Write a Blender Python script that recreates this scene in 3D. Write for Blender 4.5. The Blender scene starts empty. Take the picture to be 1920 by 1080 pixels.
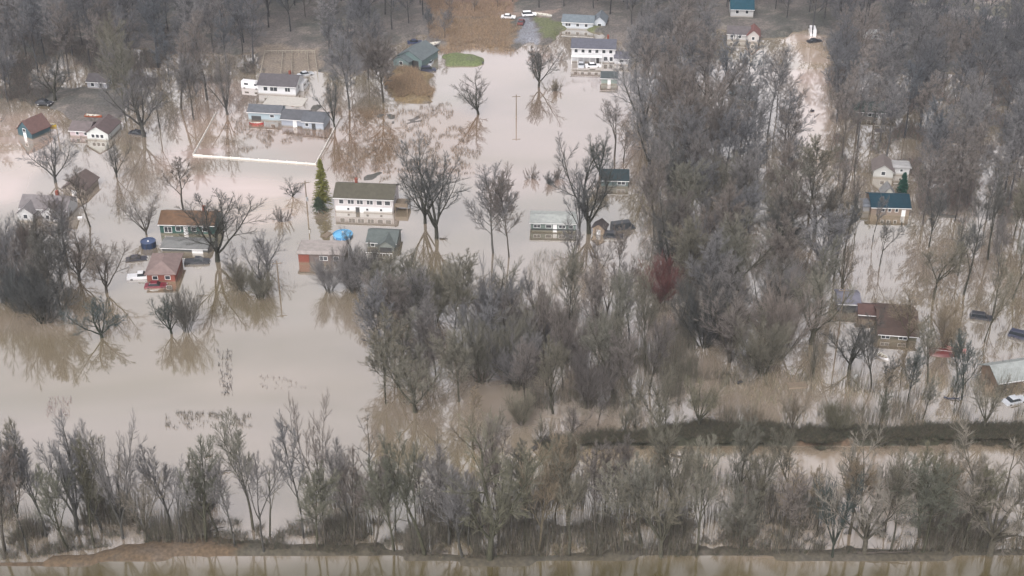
import bpy, math, random
import numpy as np
from mathutils import Vector, Matrix, noise as mnoise
R = math.radians
S = bpy.context.scene
COL = S.collection
random.seed(7)

# ------------------------------------------------------------------ camera
CH, PITCH, F = 143.0, 30.0, 2582.0
cd = bpy.data.cameras.new('camera'); cam = bpy.data.objects.new('camera', cd); COL.objects.link(cam)
cam.location = (0, 0, CH); cam.rotation_euler = (R(90 - PITCH), 0, 0)
cd.sensor_width = 36; cd.lens = 36 * F / 1920; cd.clip_start = 1; cd.clip_end = 9000
S.camera = cam
# ------------------------------------------------------------------ sky, sun, exposure (overcast)
SUN_EL, SUN_AZ = 48, 200
w = bpy.data.worlds.new('World'); S.world = w; w.use_nodes = True
nt = w.node_tree; nt.nodes.clear()
sky = nt.nodes.new('ShaderNodeTexSky'); sky.sky_type = 'NISHITA'; sky.sun_disc = False
sky.sun_elevation = R(SUN_EL); sky.sun_rotation = R(SUN_AZ); sky.dust_density = 3.0; sky.air_density = 1.0
hs = nt.nodes.new('ShaderNodeHueSaturation'); hs.inputs['Saturation'].default_value = 0.10
tint = nt.nodes.new('ShaderNodeMix'); tint.data_type = 'RGBA'; tint.blend_type = 'MULTIPLY'; tint.inputs[0].default_value = 1
tint.inputs[7].default_value = (1.0, 0.958, 0.965, 1)
bg = nt.nodes.new('ShaderNodeBackground'); bg.inputs[1].default_value = 0.13
wo = nt.nodes.new('ShaderNodeOutputWorld')
nt.links.new(sky.outputs[0], hs.inputs['Color']); nt.links.new(hs.outputs[0], tint.inputs[6])
nt.links.new(tint.outputs[2], bg.inputs[0]); nt.links.new(bg.outputs[0], wo.inputs[0])
sd = bpy.data.lights.new('sun', 'SUN'); sd.energy = 1.0; sd.angle = R(35); sd.color = (1, .965, .92)
so = bpy.data.objects.new('sun', sd); COL.objects.link(so)
so.rotation_euler = (R(90 - SUN_EL), 0, R(180 - SUN_AZ))
S.view_settings.view_transform = 'Standard'; S.view_settings.look = 'None'
S.view_settings.exposure = 1.18; S.view_settings.gamma = 1
S.cycles.max_bounces = 6; S.cycles.diffuse_bounces = 2; S.cycles.glossy_bounces = 3
S.cycles.transparent_max_bounces = 4; S.cycles.volume_bounces = 0; S.cycles.transmission_bounces = 1
S.cycles.use_denoising = True

# ------------------------------------------------------------------ helpers
cp, sp = math.cos(R(PITCH)), math.sin(R(PITCH))
def G(px, py, z=0.0):
    a = (px - 960) / F; b = -(py - 540) / F
    dx, dy, dz = a, cp + b * sp, -sp + b * cp
    t = (z - CH) / dz
    return Vector((dx * t, dy * t, z))
def PX(x, y, z=0.0):                                     # numpy ok
    fz = y * cp + (CH - z) * sp
    uy = y * sp - (CH - z) * cp
    return 960 + F * x / fz, 540 - F * uy / fz
def pxm(py): return (py + 951) * cp / CH                  # pixels per metre on the ground row

def tag(o, label=None, cat=None, group=None, kind=None):
    if label: o['label'] = label
    if cat: o['category'] = cat
    if group: o['group'] = group
    if kind: o['kind'] = kind
    return o
def empty(name, loc, rz=0):
    o = bpy.data.objects.new(name, None); COL.objects.link(o)
    o.location = loc; o.rotation_euler = (0, 0, rz); o.empty_display_size = .5
    return o
def mesh_obj(name, V, Fc, mat, parent=None, smooth=False):
    me = bpy.data.meshes.new(name); me.from_pydata([tuple(v) for v in V], [], Fc); me.update()
    if mat: me.materials.append(mat)
    if smooth: me.polygons.foreach_set('use_smooth', [True] * len(me.polygons))
    o = bpy.data.objects.new(name, me); COL.objects.link(o)
    if parent: o.parent = parent
    return o
class MB:
    def __init__(s): s.v = []; s.f = []
    def add(s, V, Fc):
        n = len(s.v); s.v += [Vector(v) for v in V]; s.f += [tuple(i + n for i in f) for f in Fc]
        return s
    def box(s, x0, x1, y0, y1, z0, z1, rz=0, o=(0, 0, 0), ry=0, rx=0):
        M = Matrix.Translation(o) @ Matrix.Rotation(rz, 4, 'Z') @ Matrix.Rotation(ry, 4, 'Y') @ Matrix.Rotation(rx, 4, 'X')
        V = [M @ Vector((x, y, z)) for z in (z0, z1) for (x, y) in ((x0, y0), (x1, y0), (x1, y1), (x0, y1))]
        return s.add(V, [(3, 2, 1, 0), (4, 5, 6, 7), (0, 1, 5, 4), (1, 2, 6, 5), (2, 3, 7, 6), (3, 0, 4, 7)])
    def prism(s, prof, a, b, axis='x'):                   # closed polygon (u,z) swept along axis
        n = len(prof)
        if axis == 'x': V = [(a, u, z) for u, z in prof] + [(b, u, z) for u, z in prof]
        else: V = [(u, a, z) for u, z in prof] + [(u, b, z) for u, z in prof]
        return s.add(V, [tuple(range(n))[::-1], tuple(range(n, 2 * n))] + [(i, (i + 1) % n, n + (i + 1) % n, n + i) for i in range(n)])
    def cyl(s, p0, p1, r0, r1, n=8, cap=True):
        p0 = Vector(p0); p1 = Vector(p1); d = (p1 - p0).normalized()
        a = d.orthogonal().normalized(); b = d.cross(a)
        V = []
        for p, r in ((p0, r0), (p1, r1)):
            for i in range(n):
                t = 2 * math.pi * i / n; V.append(p + (a * math.cos(t) + b * math.sin(t)) * r)
        Fc = [(i, (i + 1) % n, n + (i + 1) % n, n + i) for i in range(n)]
        if cap: Fc += [tuple(range(n))[::-1], tuple(range(n, 2 * n))]
        return s.add(V, Fc)
    def build(s, name, mat, parent=None, smooth=False): return mesh_obj(name, s.v, s.f, mat, parent, smooth)

def mat(name, col, rough=.85, var=.25, scale=2.0, spec=.3, metal=0, bump=0, col2=None, objcol=False, bands=None, emis=None):
    m = bpy.data.materials.new(name); m.use_nodes = True; t = m.node_tree; N = t.nodes; L = t.links
    p = N['Principled BSDF']; p.inputs['Roughness'].default_value = rough; p.inputs['Metallic'].default_value = metal
    p.inputs['Specular IOR Level'].default_value = spec
    tc = N.new('ShaderNodeTexCoord'); no = N.new('ShaderNodeTexNoise'); no.inputs['Scale'].default_value = scale
    no.inputs['Detail'].default_value = 5; no.inputs['Roughness'].default_value = .65
    L.new(tc.outputs['Object'], no.inputs['Vector'])
    mx = N.new('ShaderNodeMix'); mx.data_type = 'RGBA'
    rp = N.new('ShaderNodeMapRange'); rp.inputs[1].default_value = .3; rp.inputs[2].default_value = .7
    L.new(no.outputs[0], rp.inputs[0]); L.new(rp.outputs[0], mx.inputs[0])
    if objcol:
        oi = N.new('ShaderNodeObjectInfo')
        hv = N.new('ShaderNodeHueSaturation'); hv.inputs['Value'].default_value = 1 - var
        hv2 = N.new('ShaderNodeHueSaturation'); hv2.inputs['Value'].default_value = 1 + var
        L.new(oi.outputs['Color'], hv.inputs['Color']); L.new(oi.outputs['Color'], hv2.inputs['Color'])
        L.new(hv.outputs[0], mx.inputs[6]); L.new(hv2.outputs[0], mx.inputs[7])
    else:
        c2 = col2 or tuple(c * (1 - var) for c in col)
        mx.inputs[6].default_value = (*col, 1); mx.inputs[7].default_value = (*c2, 1)
    out = mx.outputs[2]
    if bands:                                             # horizontal boards or shingle courses
        wv = N.new('ShaderNodeTexWave'); wv.bands_direction = 'Z'; wv.inputs['Scale'].default_value = bands; wv.inputs['Distortion'].default_value = .3
        L.new(tc.outputs['Object'], wv.inputs['Vector'])
        m2 = N.new('ShaderNodeMix'); m2.data_type = 'RGBA'; m2.blend_type = 'MULTIPLY'; m2.inputs[0].default_value = .25
        L.new(out, m2.inputs[6]); L.new(wv.outputs['Color'], m2.inputs[7]); out = m2.outputs[2]
    if name == 'siding_paint' or name == 'red_brick':         # muddy high water mark above the waterline
        sx = N.new('ShaderNodeSeparateXYZ'); L.new(tc.outputs['Object'], sx.inputs[0])
        ad = N.new('ShaderNodeMath'); ad.operation = 'MULTIPLY_ADD'; ad.inputs[1].default_value = .5; L.new(no.outputs[0], ad.inputs[0]); L.new(sx.outputs['Z'], ad.inputs[2])
        mm = N.new('ShaderNodeMapRange'); mm.inputs[1].default_value = .45; mm.inputs[2].default_value = .75; L.new(ad.outputs[0], mm.inputs[0])
        m3 = N.new('ShaderNodeMix'); m3.data_type = 'RGBA'; m3.inputs[6].default_value = tuple(c * .5 for c in (.34, .28, .2)) + (1,)
        L.new(mm.outputs[0], m3.inputs[0]); L.new(out, m3.inputs[7]); m4 = N.new('ShaderNodeMix'); m4.data_type = 'RGBA'; m4.inputs[0].default_value = .6
        L.new(out, m4.inputs[6]); L.new(m3.outputs[2], m4.inputs[7]); out = m4.outputs[2]
    L.new(out, p.inputs['Base Color'])
    if bump:
        b = N.new('ShaderNodeBump'); b.inputs['Strength'].default_value = bump; b.inputs['Distance'].default_value = .05
        L.new(no.outputs[0], b.inputs['Height']); L.new(b.outputs[0], p.inputs['Normal'])
    return m
_mc = {}
def wallm(c): c = tuple(round(q * .86, 4) for q in c); return _mc.setdefault(('w', c), mat('siding_paint', c, .7, .12, .8, bands=1.2))
def roofm(c): c = tuple(round(q * .68, 4) for q in c); return _mc.setdefault(('r', c), mat('roof_shingle', c, .9, .3, 1.1, bump=.3))
def paint(c): return _mc.setdefault(('p', c), mat('vehicle_paint', c, .3, .08, 2, spec=.5))
GLASS = mat('window_glass', (.02, .025, .03), .12, .2, 1, spec=.6)
TRIM = mat('white_trim', (.66, .66, .66), .6, .1, 3)
DTRIM = mat('dark_trim', (.05, .05, .05), .7, .1, 3)
RUBBER = mat('tyre_rubber', (.02, .02, .02), .9, .1, 5)
METAL = mat('grey_metal', (.4, .41, .42), .4, .15, 3, metal=.6)
WOOD = mat('weathered_wood', (.20, .16, .12), .9, .35, 4, bump=.3)
CONC = mat('pale_concrete', (.42, .40, .37), .9, .2, 1.5)
BRICK = mat('red_brick', (.22, .07, .05), .9, .35, 6)
BARK = mat('bark', (.06, .05, .045), .95, .35, 3, objcol=True)
TWIG = mat('twigs', (.1, .1, .1), .95, .22, .35, spec=.1, objcol=True)

# ------------------------------------------------------------------ numpy noise + polygons
def vnoise(x, y, sc, seed=0):
    rs = np.random.RandomState(seed); T = rs.rand(256, 256)
    u = x / sc + 1000; v = y / sc + 1000; i = np.floor(u).astype(int); j = np.floor(v).astype(int)
    fu = u - i; fv = v - j; fu = fu * fu * (3 - 2 * fu); fv = fv * fv * (3 - 2 * fv)
    g = lambda a, b: T[a % 256, b % 256]
    return (g(i, j) * (1 - fu) + g(i + 1, j) * fu) * (1 - fv) + (g(i, j + 1) * (1 - fu) + g(i + 1, j + 1) * fu) * fv
def fnoise(x, y, sc, seed=0):
    return sum(vnoise(x, y, sc / 2 ** k, seed + k) * .5 ** k for k in range(4)) / 1.875
def inpoly(X, Y, poly):
    r = np.zeros(X.shape, bool); n = len(poly)
    for k in range(n):
        x0, y0 = poly[k]; x1, y1 = poly[(k + 1) % n]
        if y0 == y1: continue
        c = ((y0 > Y) != (y1 > Y)) & (X < (x1 - x0) * (Y - y0) / (y1 - y0) + x0)
        r ^= c
    return r

# ------------------------------------------------------------------ setting: terrain and water
xs = np.concatenate([-np.array([3500, 2200, 1400, 900, 650, 480, 380, 320]), np.arange(-280, 280.1, 1.25), np.array([320, 380, 480, 650, 900, 1400, 2200, 3500])])
ys = np.concatenate([np.array([-1500, -800, -300, 0, 80, 120]), np.arange(140, 500.1, 1.25), np.array([530, 570, 640, 750, 1000, 1500, 2300, 4000])])
X, Y = np.meshgrid(xs, ys); PXX, PYY = PX(X, Y)
jit = lambda s, a: (fnoise(X, Y, s, 3) - .5) * a
jx = PXX + (fnoise(X, Y, 9, 11) - .5) * 70; jy = PYY + (fnoise(X, Y, 9, 21) - .5) * 38
near = PYY > -200
LAND = [  # polygon in photo pixels, height, rough edge
    ([(-2500, -400), (-2500, 60), (0, 90), (130, 90), (340, 95), (440, 100), (480, 95), (600, 90), (610, 145), (700, 130), (720, 80), (800, 75), (815, 92), (830, 96), (960, 98), (980, 75), (1010, 80), (1060, 62), (1130, 62), (1200, 105), (1310, 95), (1330, 60), (1480, 75), (1500, 60), (1540, 65), (1580, 130), (1700, 125), (1920, 150), (4000, 160), (4000, -400)], 1.25),
    ([(480, 86), (604, 86), (608, 146), (480, 146)], .5),
    ([(835, 107), (865, 103), (905, 108), (895, 122), (845, 122)], .9),
    ([(720, 135), (800, 140), (812, 165), (800, 190), (745, 188), (715, 170)], .75),
    ([(60, 150), (170, 160), (255, 175), (240, 215), (140, 222), (75, 205)], .5),
    ([(1000, 832), (1080, 825), (1180, 822), (1250, 804), (1330, 794), (1450, 806), (1560, 812), (1700, 806), (2500, 800), (2500, 838), (1700, 829), (1560, 836), (1330, 831), (1200, 834), (1080, 840), (1000, 843)], 1.2),
    ([(-900, 1040), (60, 1052), (190, 1040), (250, 1018), (400, 1012), (430, 1022), (700, 1030), (900, 1045), (1100, 1040), (1400, 1030), (1920, 1034), (2700, 1030), (2700, 1042), (1920, 1046), (1700, 1052), (1400, 1046), (1100, 1052), (930, 1060), (700, 1047), (420, 1037), (330, 1045), (210, 1058), (100, 1066), (-900, 1066)], .7),
]
H = np.full(X.shape, -0.9); M = np.zeros(X.shape)
for poly, h in LAND:
    m = (inpoly(jx if h not in (.9, .7, 1.2) else PXX + (jx - PXX) * .5, jy if h not in (.9, .7, 1.2) else PYY + (jy - PYY) * .3, poly)).astype(float)
    H = np.maximum(H, -0.9 + m * (h + .9))
SH = [([(1575, 150), (1700, 150), (2400, 180), (2400, 420), (1730, 410), (1600, 330), (1575, 300)], .80), ([(1200, 300), (1340, 230), (1500, 240), (1545, 480), (1545, 660), (1400, 700), (1290, 600), (1200, 480)], .5), ([(380, 180), (860, 190), (900, 240), (880, 330), (700, 345), (560, 330), (640, 250)], .78), ([(0, 930), (1920, 930), (1920, 1040), (0, 1040)], .70),
      ([(1560, 430), (1920, 420), (1920, 620), (1600, 560)], .60), ([(1300, 690), (1920, 700), (1920, 800), (1300, 800)], .45), ([(1040, 80), (1200, 120), (1180, 180), (1040, 160)], .65),
      ([(1320, 85), (1420, 85), (1420, 200), (1320, 190)], .7), ([(100, 200), (350, 200), (360, 330), (200, 330)], .6)]
for poly, a in SH:
    m = inpoly(jx, jy, poly)
    H = np.where(m & (H < 0), np.maximum(H, -0.02 - (1 - a) * .55 + (fnoise(X, Y, 3.5, 41) - .55) * .9), H)
for _ in range(1):
    Hs = H.copy(); Hs[1:-1, 1:-1] = (H[1:-1, 1:-1] * 4 + H[:-2, 1:-1] + H[2:, 1:-1] + H[1:-1, :-2] + H[1:-1, 2:]) / 8; H = Hs
H = H + (fnoise(X, Y, 6, 5) - .5) * .35 * (H > -.5) + np.clip((Y - 560) / 900, 0, 1) * 14 * fnoise(X, Y, 400, 9)
ny, nx = X.shape
V = np.stack([X, Y, H], -1).reshape(-1, 3)
idx = np.arange(ny * nx).reshape(ny, nx)
Fq = np.stack([idx[:-1, :-1], idx[:-1, 1:], idx[1:, 1:], idx[1:, :-1]], -1).reshape(-1, 4)
def np_mesh(name, V, Fa, m):
    me = bpy.data.meshes.new(name); k = Fa.shape[1]
    me.vertices.add(len(V)); me.vertices.foreach_set('co', np.ascontiguousarray(V, dtype=np.float32).ravel())
    me.loops.add(Fa.size); me.loops.foreach_set('vertex_index', Fa.ravel().astype(np.int32))
    me.polygons.add(len(Fa)); me.polygons.foreach_set('loop_start', (np.arange(len(Fa)) * k).astype(np.int32))
    me.update(calc_edges=True)
    if m: me.materials.append(m)
    return me
# ground cover colours: leaf litter, lawns, golden reed beds, gravel drives, bank soil
C = np.zeros((ny, nx, 4)); C[..., 3] = 1
n1 = fnoise(X, Y, 12, 61); n2 = fnoise(X, Y, 2.5, 71)
base = np.array([.092, .083, .077]); dark = np.array([.055, .056, .05]); pale = np.array([.15, .13, .115])
C[..., :3] = base + (dark - base) * np.clip((n1 - .45) * 4, 0, 1)[..., None] + (pale - base) * np.clip((n2 - .55) * 4, 0, 1)[..., None]
ZONES = [([(835, 105), (865, 100), (910, 106), (900, 124), (840, 124)], (.13, .16, .065)),
         ([(1010, 45), (1130, 55), (1110, 72), (1010, 72)], (.13, .145, .07)),
         ([(0, 115), (50, 125), (55, 160), (0, 165)], (.12, .14, .07)),
         ([(835, 50), (945, 45), (962, 65), (955, 100), (830, 97)], (.2, .14, .085)), ([(800, 0), (960, 0), (950, 45), (820, 40)], (.2, .13, .09)),
         ([(715, 130), (812, 135), (815, 192), (735, 195)], (.2, .145, .075)),
         ([(800, 97), (960, 98), (960, 104), (835, 106), (800, 112)], (.19, .19, .19)), ([(965, 50), (1000, 50), (1000, 84), (960, 84)], (.22, .23, .26)),
         ([(930, 30), (1040, 30), (1040, 46), (930, 46)], (.26, .2, .17)),
         ([(490, 92), (600, 92), (596, 145), (488, 140)], (.24, .2, .16)),
         ([(0, 1010), (440, 1005), (440, 1070), (0, 1070)], (.115, .08, .048)), ([(440, 1010), (2400, 1010), (2400, 1070), (440, 1070)], (.075, .065, .045)),
         ([(1000, 780), (2500, 780), (2500, 860), (1000, 860)], (.045, .045, .026)), ([(1480, 800), (1610, 806), (1600, 840), (1500, 840)], (.15, .10, .065)),
         ([(1650, -60), (2400, -60), (2400, 60), (1920, 50), (1700, 8)], (.19, .18, .13)), ([(1690, 5), (1930, 48), (1930, 60), (1690, 14)], (.3, .27, .26)), ([(1790, -4), (2400, 12), (2400, 26), (1800, 8)], (.33, .28, .25))]
for poly, c in ZONES:
    m = inpoly(PXX + (jx - PXX) * .7, PYY + (jy - PYY) * .7, poly)
    q = np.clip(.35 + 1.3 * n2[m], 0, 1)[:, None]; C[m, :3] = C[m, :3] * (1 - q) + np.array(c) * .72 * q
def land_mat():
    m = bpy.data.materials.new('wet_ground'); m.use_nodes = True; t = m.node_tree; N = t.nodes; L = t.links; p = N['Principled BSDF']
    p.inputs['Roughness'].default_value = .9
    at = N.new('ShaderNodeAttribute'); at.attribute_name = 'cover'
    tc = N.new('ShaderNodeTexCoord'); no = N.new('ShaderNodeTexNoise'); no.inputs['Scale'].default_value = 1.8; no.inputs['Detail'].default_value = 6
    L.new(tc.outputs['Object'], no.inputs['Vector'])
    mr = N.new('ShaderNodeMapRange'); mr.inputs[1].default_value = .3; mr.inputs[2].default_value = .7; mr.inputs[3].default_value = .6; mr.inputs[4].default_value = 1.4
    L.new(no.outputs[0], mr.inputs[0])
    mx = N.new('ShaderNodeMix'); mx.data_type = 'RGBA'; mx.blend_type = 'MULTIPLY'; mx.inputs[0].default_value = 1
    L.new(at.outputs['Color'], mx.inputs[6]); L.new(mr.outputs[0], mx.inputs[7]); L.new(mx.outputs[2], p.inputs['Base Color'])
    return m
me = np_mesh('ground', V, Fq, land_mat())
ca = me.color_attributes.new('cover', 'FLOAT_COLOR', 'POINT'); ca.data.foreach_set('color', C.reshape(-1).astype(np.float32))
o = bpy.data.objects.new('ground', me); COL.objects.link(o); tag(o, kind='structure')
def ground_z(p):
    i = int(np.clip(np.searchsorted(xs, p.x), 0, nx - 1)); j = int(np.clip(np.searchsorted(ys, p.y), 0, ny - 1))
    return float(H[j, i])

def water_mat():
    m = bpy.data.materials.new('silty_water'); m.use_nodes = True; t = m.node_tree; N = t.nodes; L = t.links
    N.remove(N['Principled BSDF']); out = N['Material Output']
    d = N.new('ShaderNodeBsdfDiffuse'); g = N.new('ShaderNodeBsdfGlossy'); g.inputs['Roughness'].default_value = .015
    g.inputs['Color'].default_value = (1, 1, 1, 1)
    tc = N.new('ShaderNodeTexCoord')
    no = N.new('ShaderNodeTexNoise'); no.inputs['Scale'].default_value = .02; no.inputs['Detail'].default_value = 5; no.inputs['Distortion'].default_value = 1.2
    mp = N.new('ShaderNodeMapping'); mp.inputs['Scale'].default_value = (.6, 1.6, 1)
    L.new(tc.outputs['Object'], mp.inputs['Vector']); L.new(mp.outputs[0], no.inputs['Vector'])
    cr = N.new('ShaderNodeValToRGB'); e = cr.color_ramp.elements
    e[0].position = .35; e[0].color = (.17, .14, .092, 1); e[1].position = .68; e[1].color = (.25, .205, .165, 1)
    L.new(no.outputs[0], cr.inputs[0])
    at = N.new('ShaderNodeAttribute'); at.attribute_name = 'silt_glare'; ml = N.new('ShaderNodeMix'); ml.data_type = 'RGBA'; ml.blend_type = 'MULTIPLY'; ml.inputs[0].default_value = 1; ml.clamp_result = False
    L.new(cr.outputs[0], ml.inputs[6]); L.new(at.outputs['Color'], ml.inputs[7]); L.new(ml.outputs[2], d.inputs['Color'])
    fr = N.new('ShaderNodeFresnel'); fr.inputs['IOR'].default_value = 2.3
    n2 = N.new('ShaderNodeTexNoise'); n2.inputs['Scale'].default_value = 1.1; n2.inputs['Detail'].default_value = 3
    m2 = N.new('ShaderNodeMapping'); m2.inputs['Scale'].default_value = (1, 2.2, 1)
    L.new(tc.outputs['Object'], m2.inputs['Vector']); L.new(m2.outputs[0], n2.inputs['Vector'])
    b = N.new('ShaderNodeBump'); b.inputs['Strength'].default_value = .025; b.inputs['Distance'].default_value = .05
    L.new(n2.outputs[0], b.inputs['Height']); L.new(b.outputs[0], g.inputs['Normal'])
    mr = N.new('ShaderNodeMath'); mr.operation = 'MULTIPLY_ADD'; mr.inputs[1].default_value = 1.0; mr.inputs[2].default_value = .22
    L.new(fr.outputs[0], mr.inputs[0])
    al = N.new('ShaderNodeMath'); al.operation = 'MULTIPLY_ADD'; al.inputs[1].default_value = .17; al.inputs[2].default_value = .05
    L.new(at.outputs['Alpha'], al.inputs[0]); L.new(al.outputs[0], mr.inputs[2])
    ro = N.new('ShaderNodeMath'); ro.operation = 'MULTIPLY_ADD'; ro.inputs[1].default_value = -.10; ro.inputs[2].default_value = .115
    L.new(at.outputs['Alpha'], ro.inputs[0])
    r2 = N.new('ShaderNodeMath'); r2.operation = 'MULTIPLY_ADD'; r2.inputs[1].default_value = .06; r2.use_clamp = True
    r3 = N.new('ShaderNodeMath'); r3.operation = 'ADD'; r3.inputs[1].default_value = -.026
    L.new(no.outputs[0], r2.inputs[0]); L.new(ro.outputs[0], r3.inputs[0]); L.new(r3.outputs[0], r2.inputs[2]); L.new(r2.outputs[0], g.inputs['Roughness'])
    mx = N.new('ShaderNodeMixShader'); L.new(mr.outputs[0], mx.inputs[0]); L.new(d.outputs[0], mx.inputs[1]); L.new(g.outputs[0], mx.inputs[2])
    L.new(mx.outputs[0], out.inputs['Surface'])
    return m
wm_ = np_mesh('water', np.stack([X, Y, np.zeros_like(X)], -1).reshape(-1, 3), Fq, water_mat())
Wc = np.ones((ny, nx, 4))  # silt and shallow tones; glare and lightened tree reflections are painted in too
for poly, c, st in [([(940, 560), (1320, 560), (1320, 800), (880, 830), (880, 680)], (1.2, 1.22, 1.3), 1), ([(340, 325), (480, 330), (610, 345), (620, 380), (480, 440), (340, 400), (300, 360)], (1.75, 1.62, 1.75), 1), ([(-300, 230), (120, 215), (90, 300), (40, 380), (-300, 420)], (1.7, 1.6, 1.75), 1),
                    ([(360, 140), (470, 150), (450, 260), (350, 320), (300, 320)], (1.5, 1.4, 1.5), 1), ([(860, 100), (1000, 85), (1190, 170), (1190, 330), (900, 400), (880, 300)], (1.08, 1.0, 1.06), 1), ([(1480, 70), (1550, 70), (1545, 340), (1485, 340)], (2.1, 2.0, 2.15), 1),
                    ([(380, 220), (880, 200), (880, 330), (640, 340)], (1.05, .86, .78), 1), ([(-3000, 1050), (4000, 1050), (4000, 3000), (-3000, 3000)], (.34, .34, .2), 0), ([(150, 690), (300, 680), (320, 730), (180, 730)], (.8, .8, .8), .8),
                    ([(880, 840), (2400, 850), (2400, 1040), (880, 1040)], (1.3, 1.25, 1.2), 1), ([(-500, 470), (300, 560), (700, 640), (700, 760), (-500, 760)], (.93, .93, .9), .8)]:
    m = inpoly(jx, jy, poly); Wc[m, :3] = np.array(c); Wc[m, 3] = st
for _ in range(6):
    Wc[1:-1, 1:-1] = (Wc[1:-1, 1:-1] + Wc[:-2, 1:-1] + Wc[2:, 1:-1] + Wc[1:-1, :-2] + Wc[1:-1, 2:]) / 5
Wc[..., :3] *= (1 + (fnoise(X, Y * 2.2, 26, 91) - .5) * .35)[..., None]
ca = wm_.color_attributes.new('silt_glare', 'FLOAT_COLOR', 'POINT'); ca.data.foreach_set('color', Wc.reshape(-1).astype(np.float32))
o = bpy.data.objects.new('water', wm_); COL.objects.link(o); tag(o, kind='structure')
# ------------------------------------------------------------------ trees
def rot_about(d, ang, az):
    a = d.orthogonal().normalized(); b = d.cross(a)
    return (d * math.cos(ang) + (a * math.cos(az) + b * math.sin(az)) * math.sin(ang)).normalized()
UP = Vector((0, 0, 1))
class Tree:
    # per level lists: n children, angle (deg), angle jitter, length ratio, segs, wander, up-pull, start fraction
    def __init__(s, seed, H, r, n, ang, ratio, segs=(5, 5, 4, 2, 1), wand=(.06, .12, .16, .2, .25), trop=(.02, .10, .08, .04, .18), start=(.3, .15, .15, .1), rr=(.5, .5, .45, .5),
                 stems=1, stem_ang=0, trunk=1.0, apical=1.0, tip=(.3, .3, .3, .3, .1), low=1.0):
        s.low = low
        s.rg = random.Random(seed); s.P = dict(n=n, ang=ang, ratio=ratio, segs=segs, wand=wand, trop=trop, start=start, rr=rr, tip=tip, apical=apical)
        s.thick = MB(); s.V = []; s.T = []; s.last = len(n)
        for k in range(stems):
            d = UP if stems == 1 else rot_about(UP, R(stem_ang * s.rg.uniform(.3, 1)), 6.283 * (k + s.rg.random() * .6) / stems)
            p = Vector((s.rg.uniform(-1, 1), s.rg.uniform(-1, 1), 0)) * (.25 if stems > 1 else 0)
            s.br(p - Vector((0, 0, .7)), d, H * trunk * s.rg.uniform(.85, 1), r * s.rg.uniform(.8, 1), 0)
    def br(s, p, d, L, r, lev):
        r = max(r, (.019 * s.low, .03, .045, .06, .08)[s.last - lev]) if lev else r
        P = s.P; rg = s.rg; n = P['segs'][lev]; w = P['wand'][lev]; t = P['trop'][lev]
        pts = [p.copy()]; ds = []
        for i in range(n):
            d = (d + Vector((rg.uniform(-1, 1), rg.uniform(-1, 1), rg.uniform(-1, 1))) * w + UP * t).normalized()
            p = p + d * (L / n); pts.append(p.copy()); ds.append(d.copy())
        tip = P['tip'][lev]
        rad = [r * (1 - (1 - tip) * i / n) for i in range(n + 1)]
        s.tube(pts, rad, lev)
        if lev >= s.last: return
        k = P['n'][lev]; k = max(1, int(round(k * rg.uniform(.8, 1.2)))) ; az = rg.random() * 6.283
        for c in range(k):
            f = P['start'][lev] + (1 - P['start'][lev]) * (c + rg.random() * .8) / k
            f = min(f, .999); i = int(f * n); q = pts[i].lerp(pts[i + 1], f * n - i)
            az += 2.4 + rg.uniform(-.5, .5)
            a = R(P['ang'][lev] * rg.uniform(.7, 1.3))
            if c == k - 1: a *= .3
            nd = rot_about(ds[i], a, az)
            if lev >= 1 and nd.z < -.25: nd.z *= .3; nd.normalize()
            ll = L * P['ratio'][lev] * rg.uniform(.7, 1.25) * (1 - .45 * f if (lev > 0 or P['apical'] > 1) else 1)
            rc = rad[i] * P['rr'][lev] if c < k - 1 else rad[i] * .85
            s.br(q, nd, ll, rc, lev + 1)
    def tube(s, pts, rad, lev):
        n = (7, 5, 4, 3, 3)[lev]
        thick = lev <= max(1, s.last - 2) 
        V, Fs = (s.thick.v, s.thick.f) if thick else (s.V, s.T)
        base = len(V)
        if lev >= s.last:                                 # fine twig: one slim three-sided spike
            p0, p1 = pts[0], pts[-1]; dd = (p1 - p0); a = dd.orthogonal().normalized(); b = dd.normalized().cross(a); r = rad[0]
            V += [p0 + a * r, p0 - a * r * .5 + b * r * .87, p0 - a * r * .5 - b * r * .87, p1]
            Fs += [(base, base + 1, base + 3), (base + 1, base + 2, base + 3), (base + 2, base, base + 3)]
            return
        for i, p in enumerate(pts):
            d = (pts[min(i + 1, len(pts) - 1)] - pts[max(i - 1, 0)]).normalized()
            a = Vector((-d.y, d.x, 0)) if abs(d.z) < .999 else Vector((1, 0, 0))
            a.normalize(); b = d.cross(a)
            for k in range(n):
                t = 6.2832 * k / n; V.append(p + (a * math.cos(t) + b * math.sin(t)) * rad[i])
        for i in range(len(pts) - 1):
            for k in range(n):
                q = base + i * n + k; q2 = base + i * n + (k + 1) % n
                Fs.append((q, q2, q2 + n, q + n))
def make_proto(t):
    tm = bpy.data.meshes.new('trunk'); tm.from_pydata([tuple(v) for v in t.thick.v], [], t.thick.f); tm.materials.append(BARK)
    tm.polygons.foreach_set('use_smooth', [True] * len(tm.polygons))
    cm = bpy.data.meshes.new('crown'); cm.from_pydata([tuple(v) for v in t.V], [], t.T); cm.materials.append(TWIG)
    A = np.array([tuple(v) for v in t.V]) if t.V else np.array([tuple(v) for v in t.thick.v])
    h = np.percentile(A[:, 2], 99.3); rr = np.percentile(np.hypot(A[:, 0], A[:, 1]), 92)
    return dict(tm=tm, cm=cm, h=float(h), w=float(rr * 2))
TW = .021
PROTO = {}
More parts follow.
